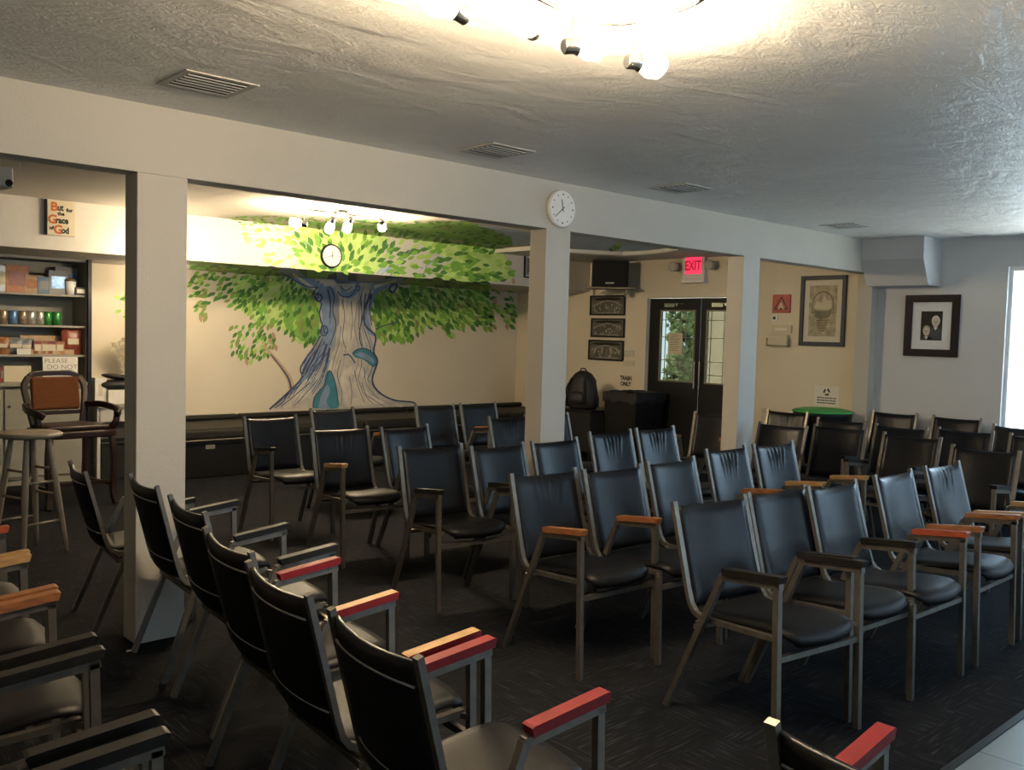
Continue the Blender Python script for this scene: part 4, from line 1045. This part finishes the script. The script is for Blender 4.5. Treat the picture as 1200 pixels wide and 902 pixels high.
for k, (px, m, lab) in enumerate(((3, 'can_brown', 'dark can, leftmost in view on the can shelf'), (15, 'can_blue', 'blue can on the can shelf'), (26, 'can_brown', 'brown can right of the blue one'), (36, 'can_silver', 'silvery can in the middle of the can shelf'),
        (46, 'can_silver', 'silvery can left of the green cans'), (55, 'can_green', 'bright green can, left of the two'), (66, 'can_green', 'green can at the right end of the can shelf'))):
    def can(o, m=m):
        obj('can_body', LT([(.038, 0), (.046, .01), (.046, .118), (.040, .128), (.036, .126)], n=20), m, o)
        obj('can_top', LT([(.036, .124), (.03, .126)], n=20), 'chrome', o)
    item_at(px, 1, 'drink_can', lab, 'can', can, group='cans on the second shelf')
def snack(w, h, m):
    def f(o):
        bm = bmesh.new(); n = 6; g = []
        for i in range(n+1):
            row = []
            for j in range(n+1):
                u, v = i/n*2-1, j/n
                row.append((u*w/2*(1-.06*math.sin(v*PI)), .035*(1-u**4)*math.sin(v*PI)**.6, v*h))
            g.append(row)
        for s in (-1, 1):
            vv = [[bm.verts.new((x, s*y-.01, z)) for x, y, z in r] for r in g]
            for i in range(n):
                for j in range(n):
                    q = bm.faces.new((vv[i][j], vv[i+1][j], vv[i+1][j+1], vv[i][j+1])); q.smooth = True
        obj('bag', bm, m, o); obj('bag_label', B(-w*.25, w*.25, -.052, -.046, h*.4, h*.62), 'cream', o)
    return f
item_at(2, 2, 'snack_bag', 'orange and red snack packet at the left of the third shelf', 'snack', snack(P(13), P(17)*.8, 'foil_orange'))
item_at(17, 2, 'snack_bag', 'grey snack packet on the third shelf', 'snack', snack(P(17), P(17)*.8, 'foil_grey'))
item_at(30, 2, 'snack_bag', 'darker grey snack packet left of the photo-like boxes', 'snack', snack(P(12), P(16)*.8, 'foil_grey'))
item_at(28, 2, 'price_card', 'small blank white card standing on the third shelf', 'card', lambda o: (obj('card', B(-P(5), P(5), -.002, .002, 0, P(6)*.8), 'paper', o)), y=YC+.03)
item_at(56, 2, 'display_tray', 'cardboard tray of snack packets on the third shelf', 'tray', lambda o: (obj('tray', B(-P(19), P(19), -.05, .08, 0, .05), 'peach_box', o), obj('tray_back', B(-P(19), P(19), .075, .085, 0, P(19)*.8), 'peach_box', o)))
for k, x in enumerate((43, 52, 60, 69)):
    item_at(x, 2, 'snack_packet', ('red-faced packet %s in the cardboard tray' % ('leftmost', 'second from the left', 'second from the right', 'rightmost')[k]), 'snack', carton(P(7), P(13)*.8, 'foil_red' if k % 2 == 0 else 'foil_orange', 'cream'), y=YC+.09, group='packets in the cardboard tray').location.z += .006
item_at(84, 2, 'snack_bag', 'large red and brown bag at the right end of the third shelf', 'snack', snack(P(17), P(27)*.8, 'foil_red'))
item_at(4, 3, 'carton', 'small dark red box at the left of the counter shelf', 'box', carton(P(7), P(15)*.8, 'foil_red', 'grey_box'))
item_at(19, 3, 'carton', 'plain cream box on the counter shelf', 'box', carton(P(20), P(16)*.8, 'cream', 'cream'))
n_, w, h = on_wall('handwritten_notice', 'white handwritten PLEASE DO NOT OPEN notice taped below the third shelf', 'notice', 'y', YC-.025, 50, 418, 91, 442)
obj('sheet', B(-w/2, w/2, -h/2, h/2, 0, .003), 'paper', n_)
for s, y, x in (('PLEASE', .30, -.12), ('DO NOT', .0, .05), ('OPEN', -.27, -.08)):
    text('handwriting', s, h*.30, n_, (w*x, h*y, .004), 'ink', bold=-.001, width=1.15, depth=.0006)
bm = bmesh.new(); box(bm, 0, w*.35, -h*.17, -h*.14, .003, .004); obj('underline', bm, 'ink', n_)

# plaque above the cabinet, on the soffit
t, w, h = on_wall('lettered_plaque', 'cream plaque with old-style lettering on the soffit above the cabinet', 'plaque', 'y', YS, 54, 235.5, 87, 276.5)
obj('board', B(-w/2, w/2, -h/2, h/2, 0, .035), 'cream', t, .003)
obj('dark_edge', B(-w/2-.012, -w/2, -h/2, h/2, 0, .034), 'black', t)
for cap, rest, y, x, rs in (('B', 'ut', .30, -.22, .22), ('G', 'race', -.06, -.28, .22), ('G', 'od', -.34, -.08, .24)):
    text('lettering', cap, h*.34, t, (w*(x-.04), h*y, .036), 'orange_ink', bold=.004)
    text('lettering', rest, h*.25, t, (w*(x+.07), h*(y-.01), .036), 'ink', bold=.003, align='LEFT', width=.78)
for s, x, y in (('for', .28, .24), ('the', -.02, .12), ('of', -.36, -.30)): text('lettering', s, h*.14, t, (w*x, h*y, .036), 'ink', bold=.002)
bm = bmesh.new()
for k, (px_, y_) in enumerate(((0, 203), (10, 213))): pass
sc_ = at_y(2, 208, 6.2)
t = thing('security_camera', 'small white box camera at the upper left edge', 'camera', (sc_.x, sc_.y, sc_.z))
obj('camera_body', B(-.10, .05, -.06, .10, -.06, .06), 'white', t, .01); obj('lens', LT([(.018, 0), (.022, .01), (.012, .012)], n=16, c=(.025, -.072, -.035), axis='y'), 'black', t)
obj('bracket', B(-.03, -.01, -.01, .01, .06, ZC-sc_.z), 'white', t)
o = obj('cable_tie', T([at_z(24, 190, ZC-.01), at_z(24, 190, ZC-.01)+Vector((0, 0, -.05))], .006), 'white'); tag(o, 'small white hook hanging from the back ceiling at the upper left', 'hook')

# counter right of the cabinet with orchid, binders, hat
qx = cx1+.05; kx = at_y(176, 474, 9.3).x-qx
ctz = at_y(125, 474, 9.3).z
t = thing('counter', 'grey counter beside the cabinet, half hidden by the left column', 'counter', (qx, 9.3, 0))
obj('worktop', B(0, kx, -.03, .54, ctz-.03, ctz), 'shelf_wood', t, .003)
obj('apron', B(.02, kx-.02, 0, .02, ctz-.17, ctz-.03), 'vent', t)
for x in (.0, kx-.04): obj('side_panel', B(x, x+.03, 0, .53, 0, ctz-.03), 'vent', t)
obj('shadowed_back', B(.03, kx-.04, .49, .51, 0, ctz-.17), 'vent', t)
o = thing('storage_box', 'black storage box standing under the grey counter', 'box', (qx+.30, 9.50, 0)); obj('box_body', B(-.24, .24, -.14, .14, 0, .34), 'black_matte', o, .01); obj('box_lid', B(-.25, .25, -.15, .15, .34, .37), 'black', o, .006)
c0 = at_y(114, 460, 9.45)
o = thing('ring_binder', 'white ring binder leaning upright on the counter', 'binder', (c0.x, 9.45, ctz+.001), 0)
obj('cover', B(-.055, .055, -.1, .1, 0, .26), 'paper', o, .003); obj('spine_label', B(-.02, .02, -.102, -.1, .08, .2), 'cream', o)
c0 = at_y(140, 466, 9.4)
o = thing('tissue_box', 'white box on the counter under the black bag', 'box', (c0.x, 9.40, ctz+.001)); obj('box_body', B(-.14, .14, -.10, .10, 0, .14), 'paper', o, .003); obj('opening', PR(ell(0, 0, .08, .04), .14, .1415), 'cream', o)
o = thing('black_bag', 'black glossy bag lying on the white box by the left column', 'bag', (c0.x-.02, 9.40, ctz+.142))
bm = bmesh.new(); bmesh.ops.create_uvsphere(bm, u_segments=20, v_segments=10, radius=1, matrix=Matrix.Translation((0, 0, .05)) @ Matrix.Diagonal((.20, .12, .05, 1)))
for f in bm.faces: f.smooth = True
obj('bag_body', bm, 'bag_dark', o)
bm = bmesh.new(); bmesh.ops.create_uvsphere(bm, u_segments=20, v_segments=8, radius=1, matrix=Matrix.Translation((.01, 0, .125)) @ Matrix.Rotation(.12, 4, 'Y') @ Matrix.Diagonal((.17, .10, .03, 1)))
for f in bm.faces: f.smooth = True
obj('bag_flap', bm, 'black', o)
po = at_y(149, 440, 9.60)
o = thing('potted_orchid', 'pale orchid with arching stems, half hidden by the left column', 'plant', (po.x+.02, 9.62, ctz+.001))
obj('pot', LT([(.05, 0), (.07, .12), (.062, .12), (.045, .01)], n=20), 'white', o)
stems = [((0, 0, .1), (.0, .0, .3), (-.03, -.02, .45), (-.12, -.04, .55)), ((0, 0, .1), (.02, .01, .3), (.03, .0, .48), (-.02, -.03, .60))]
for s in stems:
    so = obj('stem', T(smooth(list(s), 4), .006, n=6), 'leaf_plant', o)
    for q in range(6):
        u = .35+q*.13; k = min(int(u*3), 2); f = u*3-k; c = Vector(s[k]).lerp(Vector(s[k+1]), min(f, 1)); bm = bmesh.new()
        for r in range(5):
            a = r*2*PI/5+q; d = Vector((math.cos(a), -.2, math.sin(a)))
            vs = [bm.verts.new(c+Vector((0, -.01, 0))), bm.verts.new(c+d*.055+Vector((-d.z, 0, d.x))*.03), bm.verts.new(c+d*.09), bm.verts.new(c+d*.055-Vector((-d.z, 0, d.x))*.03)]
            bm.faces.new(vs)
        obj('flower', bm, 'sepia', so)
for a in range(6):
    g = a*1.05; d = Vector((math.cos(g), math.sin(g)*.6, 0)); n = Vector((-d.y, d.x, 0)); bm = bmesh.new(); prev = None
    for k in range(6):
        u = k/5; c = Vector((0, 0, .11))+d*.22*u+Vector((0, 0, .10*math.sin(u*2.4))); w = .028*math.sin(min(1, u+.12)*PI)**.6+.002
        cur = (bm.verts.new(c-n*w), bm.verts.new(c+n*w))
        if prev: bm.faces.new((prev[0], prev[1], cur[1], cur[0]))
        prev = cur
    lo_ = obj('leaf', bm, 'leaf_plant', o); sm = lo_.modifiers.new('t', 'SOLIDIFY'); sm.thickness = .003

# ------------------------------------------------------------------ captain's chair and stool
t = thing('captains_chair', 'dark carved wooden armchair with orange-brown padded back by the cabinet', 'chair', (0, 0, 0), math.radians(6))
cc = at_y(83, 500, 8.35); t.location = (cc.x-.02, 8.35, 0)
SHt = .64
obj('seat', PR([(-.30, -.27), (-.20, -.31), (.20, -.31), (.30, -.27), (.31, .0), (.25, .24), (-.25, .24), (-.31, .0)], SHt-.06, SHt), 'wood_dark', t, .015, 3)
obj('seat_pad', PR([(-.26, -.24), (.26, -.24), (.26, .0), (.21, .20), (-.21, .20), (-.26, .0)], SHt+.001, SHt+.04), 'wood_dark', t, .02, 3)
for s in (-1, 1):
    l1 = obj('leg', T(smooth([(s*.26, -.26, SHt-.06), (s*.275, -.27, .35), (s*.265, -.27, .12), (s*.285, -.30, 0)], 3), .05, h=.05), 'wood_dark', t, .008)
    l2 = obj('leg', T(smooth([(s*.23, .20, SHt-.06), (s*.24, .22, .35), (s*.26, .30, 0)], 3), .045, h=.045), 'wood_dark', t, .008)
    obj('back_post', T(smooth([(s*.20, .20, SHt-.02), (s*.23, .23, SHt+.15), (s*.255, .28, SHt+.34), (s*.21, .30, SHt+.43)], 4), .05, h=.04), 'wood_dark', t, .008)
    obj('armrest', T(smooth([(s*.24, .24, SHt+.18), (s*.32, .10, SHt+.19), (s*.36, -.08, SHt+.17), (s*.34, -.22, SHt+.15), (s*.30, -.26, SHt+.12)], 4), .055, h=.035, ref=Vector((0, 0, 1))), 'wood_dark', t, .01)
    obj('arm_support', T(smooth([(s*.27, -.16, SHt-.02), (s*.32, -.20, SHt+.06), (s*.34, -.18, SHt+.16)], 4), .045, h=.045), 'wood_dark', t, .008)
obj('top_rail', T(smooth([(-.21, .30, SHt+.43), (-.15, .31, SHt+.455), (0, .32, SHt+.46), (.15, .31, SHt+.455), (.21, .30, SHt+.43)], 4), .045, h=.035, ref=Vector((0, 0, 1))), 'wood_dark', t, .008)
obj('lower_rail', T([(-.22, .235, SHt+.12), (.22, .235, SHt+.12)], .04, h=.03, ref=Vector((0, 0, 1))), 'wood_dark', t, .006)
bm = bmesh.new()
box(bm, -.205, .205, -.02, .02, -.145, .145)
pn = obj('back_panel', bm, 'cane', t, .02, 3); pn.location = (0, .268, SHt+.285); pn.rotation_euler.x = -.16
for z in (.2, ): obj('stretcher', T([(-.27, -.27, z), (.27, -.27, z)], .025, ref=Vector((0, 0, 1))), 'wood_dark', t)
for s in (-1, 1): obj('stretcher', T([(s*.265, -.27, .16), (s*.25, .25, .16)], .025), 'wood_dark', t)

sx_, sy_ = 1.76, 6.62
sz_ = at_y(35, 506, sy_).z
t = thing('bar_stool', 'tall round wooden bar stool at the left edge', 'stool', (sx_, sy_, 0), .35)
t.location.x = at_y(35, 508, sy_).x
obj('seat', LT([(.05, sz_-.038), (.16, sz_-.036), (.195, sz_-.026), (.20, sz_-.012), (.185, sz_), (.10, sz_-.006), (.02, sz_-.008)], n=40), 'stool_wood', t)
LG = []
for k in range(4):
    g = PI/4+k*PI/2; a = Vector((.11*math.cos(g), .11*math.sin(g), sz_-.03)); b = Vector((.225*math.cos(g), .225*math.sin(g), 0)); LG.append((a, b))
    bm = bmesh.new(); n = 10; rings = []
    q = (a-b).normalized().to_track_quat('Z', 'Y').to_matrix().to_4x4()
    lathe(bm, [(.014, 0), (.017, .1), (.021, .35), (.022, .5), (.018, .7), (.015, (a-b).length)], n=14)
    bmesh.ops.transform(bm, matrix=Matrix.Translation(b) @ q, verts=bm.verts)
    obj('leg', bm, 'stool_wood', t)
for k in range(4):
    for zf in ((.28, .5)[k % 2], (.62, .72)[k % 2]):
        a0, b0 = LG[k]; a1, b1 = LG[(k+1) % 4]
        obj('rung', T([b0.lerp(a0, zf), b1.lerp(a1, zf)], .009, n=8, smooth=True), 'stool_wood', t)

# ------------------------------------------------------------------ bins, backpack, small table by the doors
ty = at_x(680, 480, 8.35); tz = ty.z
t = thing('side_table', 'small black covered table carrying the backpack beside the bin', 'table', (8.62, 0, 0))
ya_, yb_ = at_x(650, 480, 8.35).y, at_x(692, 480, 8.35).y
t.location.y = (ya_+yb_)/2; hw = abs(ya_-yb_)/2
obj('table_top', B(-.27, .30, -hw, hw, tz-.03, tz), 'black', t, .006)
for a in (-1, 1):
    for b in (-1, 1): obj('leg', T([(a*.22+.015, b*(hw-.05), 0), (a*.22+.015, b*(hw-.05), tz-.03)], .035), 'black', t)
obj('cloth_skirt', B(-.255, .285, -hw+.015, hw-.015, .12, tz-.032), 'black_matte', t)
bc = at_x(679, 478, 8.45)
t = thing('backpack', 'black backpack slumped on the small table right of the middle column', 'backpack', (8.50, bc.y, tz+.002), math.radians(-80))
hb = at_x(679, 434, 8.45).z-tz
bm = bmesh.new(); rings = []
prof = [(.0, .16, .11), (.03, .205, .145), (.12, .21, .15), (.24, .195, .14), (.33, .165, .12), (.40, .11, .085), (.435, .05, .04)]
for zz, rx, ry in prof:
    ring = []
    for j in range(28):
        g = 2*PI*j/28; c_, s_ = math.cos(g), math.sin(g); k = 1+.05*math.sin(3*g+zz*14)+.03*math.sin(7*g+zz*30)
        ring.append(bm.verts.new((rx*k*math.copysign(abs(c_)**.75, c_), ry*k*math.copysign(abs(s_)**.75, s_), zz*hb/.44)))
    rings.append(ring)
for r0, r1 in zip(rings, rings[1:]):
    for j in range(28): f = bm.faces.new((r0[j], r0[(j+1) % 28], r1[(j+1) % 28], r1[j])); f.smooth = True
bm.faces.new(rings[0][::-1]); bm.faces.new(rings[-1])
obj('pack_body', bm, 'bag_dark', t)
bm = bmesh.new(); bmesh.ops.create_uvsphere(bm, u_segments=18, v_segments=10, radius=1, matrix=Matrix.Translation((0, -.135, hb*.28)) @ Matrix.Diagonal((.14, .05, .09, 1)))
for f in bm.faces: f.smooth = True
obj('front_pocket', bm, 'bag_dark', t)
obj('carry_loop', T(smooth([(-.04, 0, hb*.96), (-.03, 0, hb*1.04), (.03, 0, hb*1.04), (.04, 0, hb*.96)], 4), .008, n=8), 'bag_dark', t)
obj('silver_badge', PR(ell(.0, 0, .016, .012), 0, .004), 'chrome', t).matrix_local = Matrix.Translation((.02, -.10, hb*.80)) @ Matrix.Rotation(PI/2+.3, 4, 'X')
for s in (-1, 1): obj('strap', T(smooth([(s*.09, -.10, hb*.80), (s*.13, -.165, hb*.55), (s*.12, -.175, hb*.3), (s*.15, -.15, .03)], 4), .03, h=.006, ref=Vector((1, 0, 0))), 'black', t)
ba, bb_ = yb_-.03, at_x(743, 480, 8.5).y; bz = at_x(720, 459, 8.5).z
t = thing('trash_bin', 'large square black trash bin with a liner left of the doors', 'bin', (8.82, (ba+bb_)/2, 0)); hw = abs(ba-bb_)/2-.01
bm = bmesh.new()
lo = [bm.verts.new(p) for p in ((-.24, -hw+.04, 0), (.24, -hw+.04, 0), (.24, hw-.04, 0), (-.24, hw-.04, 0))]; hi = [bm.verts.new(p) for p in ((-.28, -hw, bz-.03), (.28, -hw, bz-.03), (.28, hw, bz-.03), (-.28, hw, bz-.03))]
bm.faces.new(lo[::-1])
for i in range(4): bm.faces.new((lo[i], lo[(i+1) % 4], hi[(i+1) % 4], hi[i]))
bin_ = obj('bin_body', bm, 'black', t, .01); s_ = bin_.modifiers.new('t', 'SOLIDIFY'); s_.thickness = .012
bm = bmesh.new(); n = 48; r0 = []; r1 = []; r2 = []
for j in range(n):
    g = 2*PI*j/n; c_, s2 = math.cos(g), math.sin(g); k = 1/max(abs(c_), abs(s2)); x, y = .288*c_*k, (hw+.008)*s2*k
    e = random.uniform(-.008, .008); r0.append(bm.verts.new((x, y, bz-.12+random.uniform(-.03, .03)))); r1.append(bm.verts.new((x*1.01, y*1.01, bz+e))); r2.append(bm.verts.new((x*.93, y*.93, bz-.05)))
for a_, b_ in ((r0, r1), (r1, r2)):
    for j in range(n): bm.faces.new((a_[j], a_[(j+1) % n], b_[(j+1) % n], b_[j]))
bm.faces.new(r2)
obj('bin_liner', bm, 'bag_dark', t)
rc = at_x(957, 483, 8.72)
t = thing('recycling_bin', 'dark bin with a domed green lid against the warm wall', 'bin', (8.84, rc.y, 0)); rz_ = at_x(957, 485.5, 8.5).z
rr = abs(at_x(926, 485, 8.6).y-at_x(991, 485, 8.6).y)/2
obj('bin_body', LT([(rr*.78, 0), (rr*.96, rz_-.02), (rr*.98, rz_)], n=40), 'black', t)
zl = at_x(957, 478, 8.72).z-rz_
obj('green_lid', LT([(rr*1.0, rz_+.001), (rr*1.01, rz_+.015), (rr*.92, rz_+zl*.55), (rr*.7, rz_+zl*.85), (rr*.35, rz_+zl), (.02, rz_+zl*1.03)], n=40), 'green', t)
for o_ in t.children: o_.scale = (min(1, .36/rr), 1, 1)
wo = at_x(900, 486, XW)
t, w, h = on_wall('wall_outlet', 'cream outlet plate low on the warm wall by the far column', 'outlet', 'x', XW, 892.5, 477.5, 899.5, 492)
obj('plate', B(-w/2, w/2, -h/2, h/2, 0, .01), 'cream', t, .002); bm = bmesh.new()
for s in (-1, 1): prism(bm, ell(0, s*h*.22, w*.28, h*.14, 12), .01, .012)
obj('sockets', bm, 'vent', t)
sc_ = at_z(152, 762, .002)
o = obj('paper_scrap', PR([(-.02, -.008), (.012, -.012), (.022, .006), (-.01, .01)], 0, .002), 'paper'); o.location = (sc_.x, sc_.y, .001); tag(o, 'tiny white scrap of paper on the carpet by the left column', 'paper scrap')
